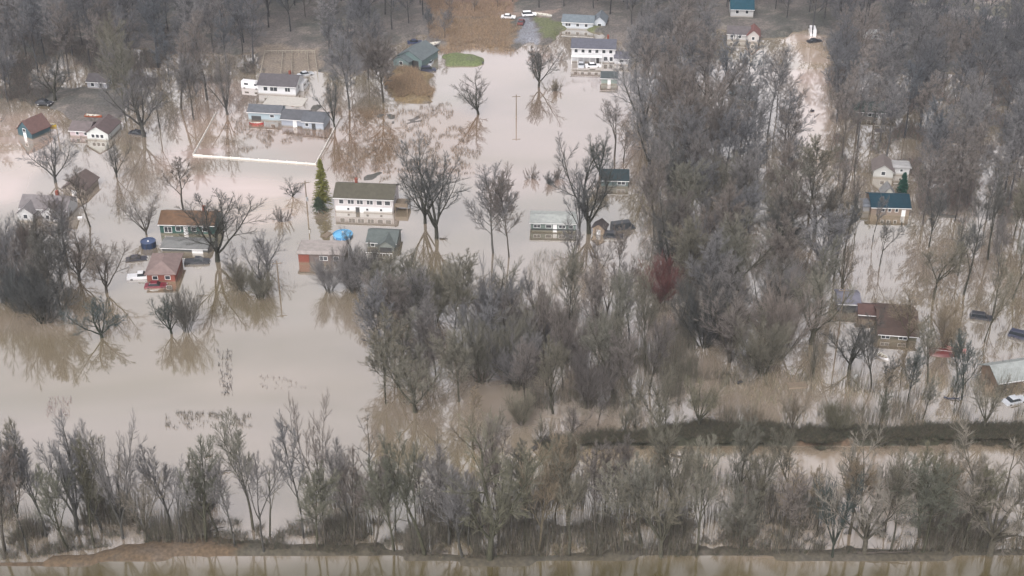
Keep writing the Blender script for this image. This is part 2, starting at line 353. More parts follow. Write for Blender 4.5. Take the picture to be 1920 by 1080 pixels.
PROTO['spread'] = [make_proto(Tree(100 + k, 16, .5, (6, 8, 9, 14), (36, 40, 40, 38), (2.6, .48, .48, .8), trunk=.26, start=(.75, .25, .12, .1),
                   segs=(4, 7, 4, 2, 1), wand=(.08, .17, .2, .22, .2), trop=(0, .07, .06, .05, .18), rr=(.6, .48, .42, .5), tip=(.7, .22, .3, .4, .1))) for k in range(4)]
PROTO['vase'] = [make_proto(Tree(140 + k, 16, .40, (7, 7, 7, 11), (26, 32, 34, 32), (2.9, .42, .5, .9), trunk=.24, start=(.7, .3, .15, .1),
                   segs=(3, 7, 4, 2, 1), wand=(.06, .10, .16, .2, .2), trop=(0, .03, .08, .06, .18), rr=(.6, .45, .42, .5), tip=(.75, .2, .3, .4, .1))) for k in range(2)]
PROTO['woods'] = [make_proto(Tree(200 + k, 17, .24, (14, 8, 7, 9), (42, 38, 36, 34), (.52, .5, .55, .9), trunk=.95, start=(.34, .2, .15, .1), apical=1.2,
                   segs=(8, 5, 3, 2, 1), wand=(.07, .13, .18, .2, .2), trop=(.03, .16, .10, .08, .18), rr=(.42, .45, .42, .5), tip=(.15, .3, .3, .4, .1))) for k in range(4)]
PROTO['slim'] = [make_proto(Tree(260 + k, 17, .25, (9, 6, 6, 8), (34, 34, 34, 32), (.45, .5, .55, .95), trunk=.97, start=(.42, .25, .2, .1), apical=1.2,
                   segs=(9, 5, 3, 2, 1), wand=(.11, .15, .2, .2, .2), trop=(.05, .2, .10, .08, .18), rr=(.5, .45, .42, .5), tip=(.15, .3, .3, .4, .1))) for k in range(3)]
PROTO['fork'] = [make_proto(Tree(290 + k, 17, .24, (3, 9, 7, 12), (28, 36, 38, 36), (1.2, .45, .52, .85), trunk=.45, start=(.8, .3, .2, .1),
                   segs=(5, 7, 4, 2, 1), wand=(.10, .15, .2, .2, .2), trop=(.05, .08, .10, .08, .18), rr=(.75, .45, .42, .5), tip=(.75, .2, .3, .4, .1))) for k in range(3)]
PROTO['willow'] = [make_proto(Tree(320 + k, 12, .15, (8, 8, 11), (28, 28, 26), (.55, .52, .95), trunk=.8, start=(.2, .15, .1), stems=8, stem_ang=34,
                   segs=(6, 4, 2, 1), wand=(.07, .12, .16, .2), trop=(.05, .14, .12, .18), rr=(.45, .42, .4), tip=(.15, .3, .4, .1))) for k in range(3)]
PROTO['shrub'] = [make_proto(Tree(360 + k, 4, .05, (6, 7, 9), (34, 36, 40), (.55, .5, .6), trunk=.75, start=(.15, .15, .1), stems=7, stem_ang=50,
                   segs=(4, 3, 2, 1), wand=(.1, .16, .2, .2), trop=(.04, .08, .06, .18), rr=(.5, .5, .5), tip=(.2, .3, .4, .1))) for k in range(2)]
PROTO['belt'] = [make_proto(Tree(500 + k, 18, .28, (9, 7, 6, 8), (24, 28, 30, 28), (.55, .5, .6, 1.1), trunk=.95, start=(.3, .2, .2, .1), apical=1.2,
                   segs=(9, 5, 3, 2, 1), wand=(.10, .13, .17, .18, .2), trop=(.04, .16, .12, .10, .2), rr=(.55, .48, .45, .5), tip=(.15, .3, .3, .4, .1))) for k in range(4)]
PROTO['snag'] = [make_proto(Tree(400 + k, 15, .2, (6, 5, 7), (45, 45, 45), (.35, .4, .6), trunk=.95, start=(.4, .3, .2), apical=1.2,
                   segs=(9, 5, 3, 1), wand=(.13, .2, .25, .2), trop=(.04, .12, .05, .18), rr=(.55, .45, .4), tip=(.2, .3, .4, .1))) for k in range(2)]
PROTO['far'] = [make_proto(Tree(440 + k, 17, .24, (12, 7, 6, 7), (42, 40, 38, 36), (.52, .5, .55, 1.0), trunk=.95, start=(.34, .2, .15, .1), apical=1.2, low=1.7,
                   segs=(6, 3, 2, 1, 1), wand=(.07, .13, .18, .2, .2), trop=(.03, .16, .10, .08, .18), rr=(.42, .45, .42, .5), tip=(.15, .3, .3, .4, .1))) for k in range(5)]
for k_, L_ in PROTO.items():
    print('PROTO', k_, [(round(p['h'], 1), round(p['w'], 1), len(p['tm'].polygons), len(p['cm'].polygons)) for p in L_])

PAL = {'grey': (.132, .129, .130), 'brown': (.134, .118, .107), 'rosy': (.132, .119, .111), 'olive': (.128, .122, .098), 'moss': (.104, .103, .077), 'hazegrey': (.088, .090, .096), 'hazeblue': (.070, .078, .088), 'dark': (.07, .07, .065), 'pale': (.175, .158, .132),  # the two far-woods tones have bluish distance haze mixed into the colour
       'teal': (.06, .072, .066), 'red': (.095, .04, .038), 'tan': (.17, .142, .105), 'gold': (.19, .17, .07)}
trees_made = 0
def put_tree(kind, x, y, ht=None, wd=None, col='grey', label=None, group=None, name='bare_tree', rg=random, z=None, cat='tree', var=None):
    """x, y: photo pixel of the foot; ht, wd in metres"""
    global trees_made
    L = PROTO[kind]; P = L[rg.randrange(len(L)) if var is None else var % len(L)]
    p = G(x, y); g = ground_z(p); p.z = max(g, -.9) if z is None else z
    t = empty(name, p, rg.uniform(0, 6.283))
    ht = ht or P['h'] * rg.uniform(.85, 1.12)
    sz = ht / P['h']; sw = (wd / P['w']) if wd else sz * rg.uniform(.9, 1.15)
    sw = min(max(sw, sz * .5), sz * 1.7); t.scale = (sw, sw, sz)
    c = PAL[col] if isinstance(col, str) else col; f = rg.uniform(.85, 1.15); q = rg.uniform(-.005, .005)
    k = bpy.data.objects.new('trunk', P['tm']); COL.objects.link(k); k.parent = t
    b = .36 * f; k.color = (c[0] * b + .006, c[1] * b + .006, c[2] * b, 1)
    k = bpy.data.objects.new('crown', P['cm']); COL.objects.link(k); k.parent = t
    k.color = (max(.01, c[0] * f + q), c[1] * f, max(.01, c[2] * f - q), 1)
    tag(t, label, cat, group); trees_made += 1
    return t
def T(kind, x, yb, yt, wpx, col, label, **k):              # foot, top row and crown width in photo pixels
    s_ = pxm(yb); return put_tree(kind, x, yb, (yb - yt) / (s_ * cp) * .97, wpx / s_, col, label, rg=random.Random(int(x * 7 + yb)), **k)

# ---- single trees one can tell apart
T('spread', 818, 447, 272, 130, 'dark', 'tall dark bare tree with leaning trunk, right of the pair beside the long white house', var=0)
T('vase', 797, 418, 274, 120, 'dark', 'tall spreading bare tree nearest the right end of the long white house', var=1)
T('spread', 1105, 437, 282, 140, 'dark', 'big dark bare tree standing between the pale mobile home and the small tan shed', var=2)
T('vase', 1088, 440, 315, 70, 'grey', 'thinner grey bare tree hugging the big dark tree by the pale mobile home')
T('fork', 1152, 296, 190, 105, 'rosy', 'crooked open bare tree rising from pink flood water above the dark roofed cabin')
T('slim', 1168, 305, 225, 40, 'brown', 'slim bare tree just right of the crooked tree above the dark roofed cabin')
T('spread', 898, 214, 136, 74, 'dark', 'small round dark bare tree alone in the open flood water', var=3)
T('spread', 1010, 163, 88, 66, 'dark', 'small bushy bare tree by the waterside left of the white two storey house', var=1)
T('shrub', 1040, 170, 145, 35, 'tan', 'low tan bush in the water left of the white two storey house', name='bush', cat='bush')
T('woods', 925, 475, 308, 90, 'grey', 'tall grey bare tree standing just left of the pale mobile home, left of two')
T('woods', 955, 482, 318, 80, 'brown', 'tall brownish bare tree standing just left of the pale mobile home, right of two')
T('spread', 548, 368, 324, 42, 'dark', 'small round dark tree in the flooded street left of the conifer')
T('shrub', 528, 415, 378, 30, 'brown', 'thin brown bush in the flooded street left of the conifer', name='bush', cat='bush')
T('vase', 427, 215, 88, 95, 'grey', 'tall bare tree at the left corner of the white fenced flooded yard')
T('spread', 270, 256, 140, 120, 'grey', 'tall bare tree right of the pink and white house', var=2)
T('fork', 300, 240, 120, 80, 'grey', 'grey bare tree behind the tall one right of the pink and white house')
T('vase', 218, 332, 246, 66, 'dark', 'dark vase shaped bare tree standing in water below the pink and white house', var=0)
T('vase', 275, 440, 362, 76, 'brown', 'bare tree with two curved limbs beside the round dark blue pool', var=1)
T('spread', 408, 490, 352, 165, 'dark', 'large dark spreading bare tree right of the green house', var=0)
T('slim', 345, 398, 290, 60, 'rosy', 'slender bare tree standing behind the green house with brown roof')
T('spread', 200, 548, 442, 100, 'brown', 'brown bare tree left of the pickup by the brick house', var=0)
T('spread', 192, 632, 553, 108, 'teal', 'low round dark tree at the edge of the open water, below the brown bare tree', var=2)
T('spread', 322, 625, 545, 70, 'teal', 'low leaning dark tree below the brick house', var=1)
T('willow', 350, 622, 532, 66, 'dark', 'dense dark bushy tree below the brick house', var=0)
T('willow', 82, 604, 500, 110, 'dark', 'large dense dark tree on the left edge of the open water', var=1)
T('spread', 105, 342, 256, 100, 'grey', 'grey bare tree above the many gabled white house', var=0)
T('slim', 170, 425, 312, 70, 'brown', 'slender bare tree right of the many gabled white house')
T('spread', 104, 192, 108, 80, 'dark', 'dark bare tree behind the boathouse with red brown roof', var=3)
T('vase', 628, 242, 145, 70, 'dark', 'dark bare tree in front of the right end of the grey blue garages', var=0)
T('woods', 655, 205, 70, 80, 'grey', 'tall grey bare tree right of the grey blue garages')
T('woods', 718, 192, 70, 80, 'brown', 'tall brown bare tree left of the golden reed bed')
T('woods', 690, 150, 45, 80, 'grey', 'grey bare tree left of the teal house')
T('fork', 662, 478, 418, 45, 'dark', 'crooked small dark tree between the round blue pool and the small gabled house')
T('shrub', 998, 335, 305, 20, 'brown', 'small brown bush alone in the water above the pale mobile home', name='bush', cat='bush')
T('shrub', 1030, 345, 318, 24, 'dark', 'dark bush in the water left of the dark roofed cabin, left of two', name='bush', cat='bush')
T('shrub', 1046, 335, 308, 24, 'rosy', 'rosy brown bush in the water left of the dark roofed cabin, right of two', name='bush', cat='bush')
T('spread', 1125, 330, 250, 60, 'teal', 'low dark tree behind the dark roofed cabin', var=1)
T('spread', 1592, 694, 588, 112, 'dark', 'black spreading bare tree below the blue grey garage, in open water', var=2)
T('vase', 1524, 706, 625, 46, 'olive', 'small fan shaped bare tree left of the black spreading tree')
T('willow', 1236, 566, 478, 80, 'red', 'bushy tree with dark red crown in the middle of the woods', var=2)
T('spread', 1237, 806, 692, 105, 'olive', 'bare tree forking low at the left end of the dark embankment', var=0)
T('vase', 1192, 806, 730, 44, 'olive', 'small forked tree left of the low forking tree on the embankment')
T('vase', 1172, 808, 744, 30, 'moss', 'smallest forked tree at the left end of the embankment')
T('fork', 1076, 515, 395, 50, 'grey', 'thin grey tree in front of the pale mobile home')
T('snag', 818, 866, 788, 44, 'dark', 'dark dead tree with one side branch below the centre thicket')
T('snag', 697, 950, 762, 70, 'dark', 'crooked dead tree leaning left over the open water')
T('slim', 570, 1010, 748, 75, 'grey', 'tallest slender bare tree on the river bank, standing against the open water')
T('fork', 610, 1030, 745, 95, 'brown', 'tall forked bare tree just right of the tallest slender bank tree')
T('woods', 597, 1035, 862, 80, 'moss', 'shorter mossy tree below the tall forked bank tree')
T('spread', 918, 1052, 750, 160, 'moss', 'broad mossy green tree on the river bank, the biggest there', var=3)
T('fork', 495, 1038, 800, 130, 'grey', 'bare tree with wide twisted limbs on the river bank, left of the tallest slender tree')
T('spread', 146, 1000, 765, 115, 'grey', 'round crowned bare tree near the left end of the river bank, left of two', var=1)
T('vase', 230, 1010, 762, 105, 'grey', 'round crowned bare tree near the left end of the river bank, right of two')
T('slim', 52, 1040, 800, 70, 'grey', 'leaning slender tree at the far left of the river bank')
T('fork', 340, 1020, 855, 100, 'grey', 'bare tree leaning right beside the floating logs on the bank')
T('vase', 275, 1015, 850, 90, 'pale', 'pale fan shaped tree on the bank left of the floating logs')
T('vase', 1620, 1042, 830, 190, 'pale', 'pale fan shaped tree on the bank, third from the right edge')
T('vase', 1855, 1040, 812, 250, 'pale', 'widest pale tree on the bank near the right edge')
T('vase', 1560, 1048, 880, 90, 'teal', 'dark green fan shaped tree at the water edge of the right bank')
T('woods', 1730, 1040, 845, 130, 'moss', 'mossy tree between the pale fan shaped bank trees')
T('fork', 1470, 990, 870, 80, 'tan', 'tan forked tree in the right bank strip')
T('slim', 1905, 1030, 860, 60, 'olive', 'slim olive tree at the right edge of the bank')
T('woods', 1390, 1030, 890, 100, 'olive', 'olive tree in the middle of the right bank strip')
T('willow', 1770, 560+90, 545, 60, 'tan', 'tan bushy tree right of the big brown roof', var=1)
T('fork', 1700, 655, 545, 90, 'tan', 'tan bare tree in front of the big brown roof')
T('fork', 1845, 640, 505, 90, 'olive', 'open bare tree above the overturned red brown boat')
T('fork', 1600, 470, 380, 60, 'tan', 'bare tree left of the tan house with teal roof, nearest its wall')
T('fork', 1750, 560, 440, 110, 'olive', 'dark low tree right of and below the tan house with teal roof')
T('vase', 1580, 540, 420, 80, 'pale', 'pale fan shaped tree with long reflection above the blue grey garage')

# ---- woods: members that nothing in the photo tells apart share a label
taken = []
def cell_ok(p, d):
    return all((p.x - q[0]) ** 2 + (p.y - q[1]) ** 2 > (d * .5 + q[2] * .5) ** 2 for q in taken)
for o_ in list(COL.objects):
    if o_.get('category') == 'tree': taken.append((o_.location.x, o_.location.y, 4.0))
FOREST_OFF = [(1195, 560, 1285, 655), (1830, 690, 1930, 800), (960, 440, 1100, 600)]
def woods(poly, space, kinds, cols, label, group, hr=(1.0, 1.3), seed=1, limit=999):
    rg = random.Random(seed); x0 = min(p[0] for p in poly); x1 = max(p[0] for p in poly); y0 = min(p[1] for p in poly); y1 = max(p[1] for p in poly)
    c = 0; fails = 0
    while fails < 1500 and c < limit:
        x = rg.uniform(x0, x1); y = rg.uniform(y0, y1)
        if not inpoly(np.array([x]), np.array([y]), poly)[0] or any(a <= x <= b and e <= y <= f for a, e, b, f in FOREST_OFF): fails += .3; continue
        p = G(x, y)
        if not cell_ok(p, space): fails += 1; continue
        taken.append((p.x, p.y, space)); k = rg.choice(kinds)
        h = PROTO[k][0]['h'] * rg.uniform(*hr)
        put_tree(k, x, y, h, None, rg.choice(cols), label, group, rg=rg); c += 1
    print('WOODS', group, c)
woods([(340, 150), (400, 160), (370, 250), (320, 250), (335, 200)], 8, ['woods', 'fork'], ['grey', 'brown'], 'bare tree in the small stand left of the white fenced yard', 'stand left of the fenced yard', seed=3, limit=4)
woods([(1550, 460), (1640, 440), (1650, 500), (1560, 520)], 6, ['slim', 'fork', 'belt'], ['grey', 'olive', 'dark'], 'dark thin tree with long reflection left of and below the tan house with teal roof', 'thin trees by the tan house', (.6, .85), seed=44)
woods([(215, 170), (260, 175), (250, 230), (215, 225)], 7, ['woods', 'fork'], ['grey', 'olive'], 'bare tree in the cluster behind the pink and white house', 'cluster behind the pink house', seed=33, limit=4)
woods([(1195, 225), (1335, 225), (1350, 330), (1330, 415), (1225, 400), (1200, 260)], 7.2, ['woods', 'woods', 'spread', 'fork'], ['grey', 'grey', 'brown', 'rosy'],
      'grey bare tree in the dense flooded woods right of the white two storey house', 'woods right of the open flood', seed=5)
woods([(1215, 425), (1510, 375), (1550, 500), (1545, 640), (1480, 705), (1380, 705), (1320, 650), (1290, 570), (1210, 500)], 6.8, ['woods', 'woods', 'spread', 'willow'], ['grey', 'brown', 'dark', 'olive'],
      'dark grey brown bare tree in the thick woods around the dark red tree', 'woods around the red tree', (.9, 1.2), seed=7)
woods([(850, 590), (970, 590), (940, 670), (890, 750), (790, 780), (725, 780), (720, 700), (765, 610)], 5.4, ['willow', 'spread', 'woods', 'woods'], ['olive', 'grey', 'brown', 'grey'],
      'dense olive brown bare tree in the thicket at the centre beside the open water', 'centre thicket', (.85, 1.1), seed=8)
woods([(960, 630), (1210, 630), (1235, 735), (1180, 775), (1000, 775), (950, 740)], 5.5, ['willow', 'belt', 'belt'], ['olive', 'grey', 'brown'], 'bushy willow like tree with upright twigs in the flooded thicket right of centre', 'willow thicket', (.75, 1), seed=9)
woods([(1110, 540), (1210, 530), (1300, 580), (1310, 660), (1280, 640), (1220, 640), (980, 630), (980, 605), (1100, 605)], 7.6, ['woods', 'slim', 'fork'], ['grey', 'brown', 'rosy'], 'grey bare tree in the flooded woods below the pale mobile home', 'woods below the mobile home', (.75, 1), seed=10)
woods([(600, 555), (700, 580), (765, 605), (765, 560), (690, 520), (640, 530)], 4.6, ['willow', 'woods', 'spread'], ['dark', 'olive', 'grey'], 'dark bare tree in the row below the brick house with grey brown roof', 'row below the brown roofed house', (.55, .75), seed=11)
woods([(-20, 470), (130, 470), (150, 530), (120, 590), (20, 600), (-20, 590)], 5.4, ['woods', 'spread', 'willow'], ['grey', 'brown', 'dark'], 'grey brown bare tree in the stand at the left edge below the many gabled house', 'left edge stand', (.7, .95), seed=12)
woods([(430, 520), (510, 500), (515, 555), (440, 565)], 4.5, ['willow', 'spread'], ['olive', 'grey'], 'low bare tree in the clump right of the large dark spreading tree', 'clump right of the spreading tree', (.45, .6), seed=13)
woods([(1550, 340), (1620, 345), (1610, 420), (1555, 430)], 8, ['slim', 'fork'], ['rosy', 'grey'], 'slim bare tree between the lane mouth and the tan house with teal roof', 'trees by the lane mouth', (.7, .9), seed=15)
woods([(1720, 450), (1930, 440), (1930, 600), (1800, 600), (1760, 520)], 7.2, ['belt', 'fork', 'slim'], ['olive', 'dark', 'grey'], 'olive grey bare tree in shallow water right of the tan house with teal roof', 'right shallows trees', (.7, .95), seed=16)
woods([(1630, 720), (1830, 700), (1930, 790), (1640, 795)], 4.8, ['belt', 'slim'], ['olive', 'tan', 'teal', 'dark'], 'thin olive tree in the flooded strip above the embankment at right', 'thin trees above the embankment', (.45, .7), seed=17)
woods([(880, 800), (1150, 770), (1150, 805), (1000, 830), (880, 845)], 5, ['slim', 'vase', 'willow'], ['tan', 'olive', 'brown'], 'thin tan tree in the flooded strip left of the embankment', 'thin trees left of the embankment', (.35, .6), seed=18)
woods([(1260, 800), (1900, 800), (1900, 832), (1100, 832)], 6.5, ['slim', 'fork', 'vase', 'willow'], ['olive', 'moss', 'tan'], 'olive bare tree growing on the dark embankment', 'embankment trees', (.35, .7), seed=19, limit=6)
woods([(880, 945), (1920, 935), (1930, 995), (890, 995)], 6.0, ['belt', 'slim', 'belt', 'slim'], ['olive', 'olive', 'tan', 'brown'], 'olive brown tree in the middle of the wooded strip behind the river bank', 'back row of the bank woods', (.6, .9), seed=20)
woods([(-20, 1000), (430, 990), (880, 1000), (880, 1048), (420, 1032), (250, 1025), (60, 1048), (-20, 1050)], 3.1, ['belt', 'slim', 'belt', 'snag'], ['olive', 'moss', 'grey', 'brown', 'grey'],
      'slender grey brown tree in the thin front row at the left of the river bank', 'left front row of the river bank', (.7, 1.1), seed=21, limit=26)
woods([(880, 1000), (1930, 1000), (1930, 1040), (1100, 1048), (880, 1050)], 3.9, ['belt', 'belt', 'slim', 'vase'], ['olive', 'moss', 'tan', 'brown', 'olive'],
      'mossy brown tree in the crowded front row at the right of the river bank', 'right front row of the river bank', (.85, 1.1), seed=22)
print('TREES', trees_made)

# ---- far woodland behind the first three hundred trees: one mass
def far_mass(name, pts, kinds, cols, seed, label, dec=2):
    rg = random.Random(seed); VV = []; FF = []; CC = []; n = 0
    cache = {}
    for p, ht in pts:
        k = rg.choice(kinds); P = PROTO[k][rg.randrange(len(PROTO[k]))]
        if P['cm'].name not in cache:
            arr = []
            for me in (P['tm'], P['cm']):
                v = np.empty(len(me.vertices) * 3); me.vertices.foreach_get('co', v); v = v.reshape(-1, 3)
                f = [tuple(q.vertices) for q in me.polygons]
                q4 = np.array([a if len(a) == 4 else (a[0], a[1], a[2], a[2]) for a in f])
                tri = np.concatenate([q4[:, :3], q4[q4[:, 2] != q4[:, 3]][:, [0, 2, 3]]])
                if me is P['cm']: tri = tri[::1]
                arr.append((v, tri))
            cache[P['cm'].name] = arr
        s_ = ht / P['h']; a = rg.uniform(0, 6.28); c, sn = math.cos(a) * s_, math.sin(a) * s_
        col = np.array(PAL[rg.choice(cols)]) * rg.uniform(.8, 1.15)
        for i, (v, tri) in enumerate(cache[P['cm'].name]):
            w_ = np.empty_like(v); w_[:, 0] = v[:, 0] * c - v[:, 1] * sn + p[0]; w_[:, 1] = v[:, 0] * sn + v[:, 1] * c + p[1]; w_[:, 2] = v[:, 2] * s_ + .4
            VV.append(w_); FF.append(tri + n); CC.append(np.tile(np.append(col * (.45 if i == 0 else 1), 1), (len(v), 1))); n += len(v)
    me = np_mesh(name, np.concatenate(VV), np.concatenate(FF), FARM)
    ca = me.color_attributes.new('cover', 'FLOAT_COLOR', 'POINT'); ca.data.foreach_set('color', np.concatenate(CC).reshape(-1).astype(np.float32))
    o = bpy.data.objects.new(name, me); COL.objects.link(o); tag(o, label, 'woods', kind='stuff'); return o
FARM = land_mat(); FARM.name = 'far_twigs'
rg = random.Random(77); pts = []
FARP = [[(-60, -60), (640, -60), (640, 75), (480, 62), (380, 74), (200, 85), (-60, 85)], [(640, -60), (800, -60), (800, 45), (720, 70), (640, 85)],
        [(1010, -60), (1330, -60), (1320, 60), (1160, 60), (1130, 30), (1010, 22)], [(1330, -60), (1640, -60), (1960, 70), (1960, 125), (1600, 110), (1560, 75), (1480, 70), (1440, 30), (1330, 20)], [(860, -60), (960, -60), (950, 5), (860, 5)],
        [(1560, 100), (1930, 120), (1930, 415), (1730, 425), (1735, 320), (1610, 290), (1562, 315)],
        [(-40, 85), (480, 66), (478, 125), (400, 150), (330, 160), (230, 145), (130, 150), (60, 150), (60, 200), (-40, 220)], [(600, 85), (705, 85), (700, 135), (625, 150), (604, 130)],
        [(1185, 120), (1325, 115), (1332, 222), (1192, 222)], [(1345, 225), (1472, 205), (1474, 330), (1480, 360), (1335, 370)], [(790, 5), (800, -60), (960, -60), (962, 14), (905, 34), (850, 40), (830, 92), (800, 80)]]
for poly in FARP:
    x0 = min(p[0] for p in poly); x1 = max(p[0] for p in poly); y0 = min(p[1] for p in poly); y1 = max(p[1] for p in poly); fails = 0
    while fails < 900:
        x = rg.uniform(x0, x1); y = rg.uniform(y0, y1)
        if not inpoly(np.array([x]), np.array([y]), poly)[0]: fails += .2; continue
        p = G(x, y)
        if not cell_ok(p, 7.2): fails += 1; continue
        taken.append((p.x, p.y, 7.2)); pts.append((p, rg.uniform(15, 24) if not 800 < x < 960 else rg.uniform(6, 10)))
print('FAR', len(pts))
rs = random.Random(8); side = []
for poly in [[(1945, 430), (2350, 430), (2350, 1040), (1945, 1040)], [(-420, 880), (-30, 920), (-30, 1040), (-420, 1040)], [(-300, 60), (-50, 60), (-40, 200), (-300, 220)], [(1940, 60), (2250, 60), (2300, 420), (1945, 420)], [(-260, 450), (-30, 470), (-30, 600), (-260, 600)]]:
    fails = 0; x0 = min(p[0] for p in poly); x1 = max(p[0] for p in poly); y0 = min(p[1] for p in poly); y1 = max(p[1] for p in poly)
    while fails < 200:
        x = rs.uniform(x0, x1); y = rs.uniform(y0, y1); p = G(x, y)
        if not inpoly(np.array([x]), np.array([y]), poly)[0] or not cell_ok(p, 8): fails += 1; continue
        taken.append((p.x, p.y, 8)); side.append((p, rs.uniform(12, 18)))
print('SIDE', len(side)); pts += side
far_mass('far_woodland', pts, ['far'], ['hazegrey', 'hazegrey', 'hazeblue', 'grey', 'brown'], 5, 'grey bare woods beyond the flood along the top of the view')

# ---- ground vegetation nobody could count
def brush(name, poly, n, h, cols, label, cat='brush', r=.03, lean=.5, seed=1, clump=0, rough=0):
    rg = random.Random(seed); x0 = min(p[0] for p in poly); x1 = max(p[0] for p in poly); y0 = min(p[1] for p in poly); y1 = max(p[1] for p in poly)
    A = np.random.RandomState(seed); m = int(n * 3)
    xx = A.uniform(x0 - rough, x1 + rough, m); yy = A.uniform(y0 - rough / 2, y1 + rough / 2, m); k = inpoly(xx + (fnoise(xx, yy * 2, 26, seed + 5) - .5) * 4 * rough, yy + (fnoise(xx, yy * 2, 22, seed + 9) - .5) * 2 * rough, poly)
    if clump: k &= fnoise(xx, yy * 1.8, clump, seed) > .52
    xx = xx[k][:n]; yy = yy[k][:n]; V = []; Fc = []; CC = []
    for x, y in zip(xx, yy):
        p = G(x, y); p.z = max(ground_z(p), 0) - .1
        hh = h * rg.uniform(.4, 1.2); d = Vector((rg.uniform(-lean, lean), rg.uniform(-lean, lean), 1)) * hh
        a = Vector((rg.uniform(-1, 1), rg.uniform(-1, 1), 0)).normalized() * r; b = Vector((-a.y, a.x, 0)); q = len(V)
        V += [p + a, p - a * .5 + b * .87, p - a * .5 - b * .87, p + d]; Fc += [(q, q + 1, q + 3), (q + 1, q + 2, q + 3), (q + 2, q, q + 3)]
        c = np.array(cols[rg.randrange(len(cols))]) * rg.uniform(.7, 1.3); CC += [np.append(c, 1)] * 4
    me = np_mesh(name, np.array([tuple(v) for v in V]), np.array(Fc), FARM)
    ca = me.color_attributes.new('cover', 'FLOAT_COLOR', 'POINT'); ca.data.foreach_set('color', np.array(CC).reshape(-1).astype(np.float32))
    o = bpy.data.objects.new(name, me); COL.objects.link(o); tag(o, label, cat, kind='stuff')
GOLD = [(.23, .16, .095), (.25, .17, .10), (.19, .13, .085), (.17, .135, .095)]
brush('reeds', [(725, 138), (795, 140), (812, 165), (800, 188), (745, 186), (715, 165)], 9000, 1.6, GOLD, 'golden brown reed bed beside the flood left of the open water', 'reeds', seed=3, rough=16)
brush('reeds', [(815, 10), (960, 10), (965, 60), (955, 96), (835, 95), (810, 70)], 16000, 1.4, GOLD + [(.17, .125, .10)], 'golden brown reed field at the top beside the driveway', 'reeds', seed=4, rough=18)
DG = [(.042, .05, .028), (.055, .055, .034), (.035, .042, .026), (.085, .068, .045), (.07, .058, .045)]
brush('undergrowth', [(1010, 830), (1190, 815), (1330, 796), (1500, 806), (1640, 808), (1920, 798), (1920, 840), (1700, 832), (1560, 840), (1330, 834), (1200, 836), (1010, 841)], 34000, 1.25, DG + [(.07, .055, .035), (.05, .045, .03)], 'dark green and brown undergrowth covering the embankment', 'undergrowth', seed=5, r=.06, lean=1.2, rough=14)
brush('undergrowth', [(0, 975), (1920, 975), (1920, 1042), (1100, 1048), (900, 1052), (430, 1032), (250, 1018), (60, 1048), (0, 1050)], 22000, 1.3, DG + [(.09, .075, .05), (.11, .09, .07), (.08, .07, .06)], 'tangled brown and green undergrowth along the river bank', 'undergrowth', seed=6, r=.035, lean=1.0, clump=22)
brush('flooded_weeds', [(390, 230), (640, 230), (700, 200), (860, 200), (890, 330), (640, 335), (650, 260), (420, 280)], 13000, .8, [(.17, .125, .09), (.11, .085, .065), (.08, .065, .05)], 'dead weed stems poking through shallow water right of the fenced yard', 'weeds', seed=7, clump=14, r=.05, rough=20)
brush('flooded_weeds', [(1000, 470), (1210, 480), (1300, 560), (1300, 780), (960, 780), (960, 600)], 5000, 1.8, [(.14, .12, .1), (.1, .1, .07)], 'flooded thicket stems between the trees right of centre', 'weeds', seed=8, clump=40)
brush('flooded_weeds', [(1300, 700), (1920, 690), (1920, 800), (1300, 800)], 2200, 1.3, [(.2, .16, .11), (.12, .12, .07)], 'dead weed stems in the flooded strip above the embankment', 'weeds', seed=9, clump=30)
brush('flooded_weeds', [(310, 772), (470, 776), (475, 800), (310, 806)], 500, .9, [(.07, .065, .05), (.10, .085, .07)], 'low drowned weeds in a short row in the open water', 'weeds', seed=10, clump=9, r=.05)
brush('flooded_weeds', [(408, 655), (434, 655), (436, 740), (410, 742)], 170, .8, [(.05, .045, .045)], 'column of dark stems poking from the open water', 'weeds', seed=11, r=.07, clump=6)
brush('flooded_weeds', [(485, 705), (515, 705), (560, 715), (580, 728), (490, 730)], 90, .6, [(.12, .1, .09)], 'scattered dark stems low in the middle of the open water', 'weeds', seed=12, r=.06, clump=8)
brush('flooded_weeds', [(90, 745), (135, 745), (130, 785), (85, 780)], 140, .8, [(.14, .1, .1)], 'small rosy stems in the open water near the left edge', 'weeds', seed=13, r=.05)
brush('undergrowth', [(1195, 330), (1340, 250), (1480, 250), (1535, 480), (1545, 640), (1400, 705), (1290, 600), (1200, 480)], 9000, 2.4, [(.10, .09, .085), (.07, .075, .06), (.12, .1, .09)], 'grey brown undergrowth beneath the dense woods in the middle', 'undergrowth', seed=14, r=.04, lean=1, clump=50)
brush('undergrowth', [(1550, 120), (1930, 130), (1930, 420), (1720, 430), (1720, 330), (1565, 320)], 15000, 2.2, [(.10, .09, .085), (.06, .07, .06), (.13, .09, .08)], 'dark undergrowth beneath the woods right of the flooded lane', 'undergrowth', seed=15, r=.04, lean=1, clump=50)

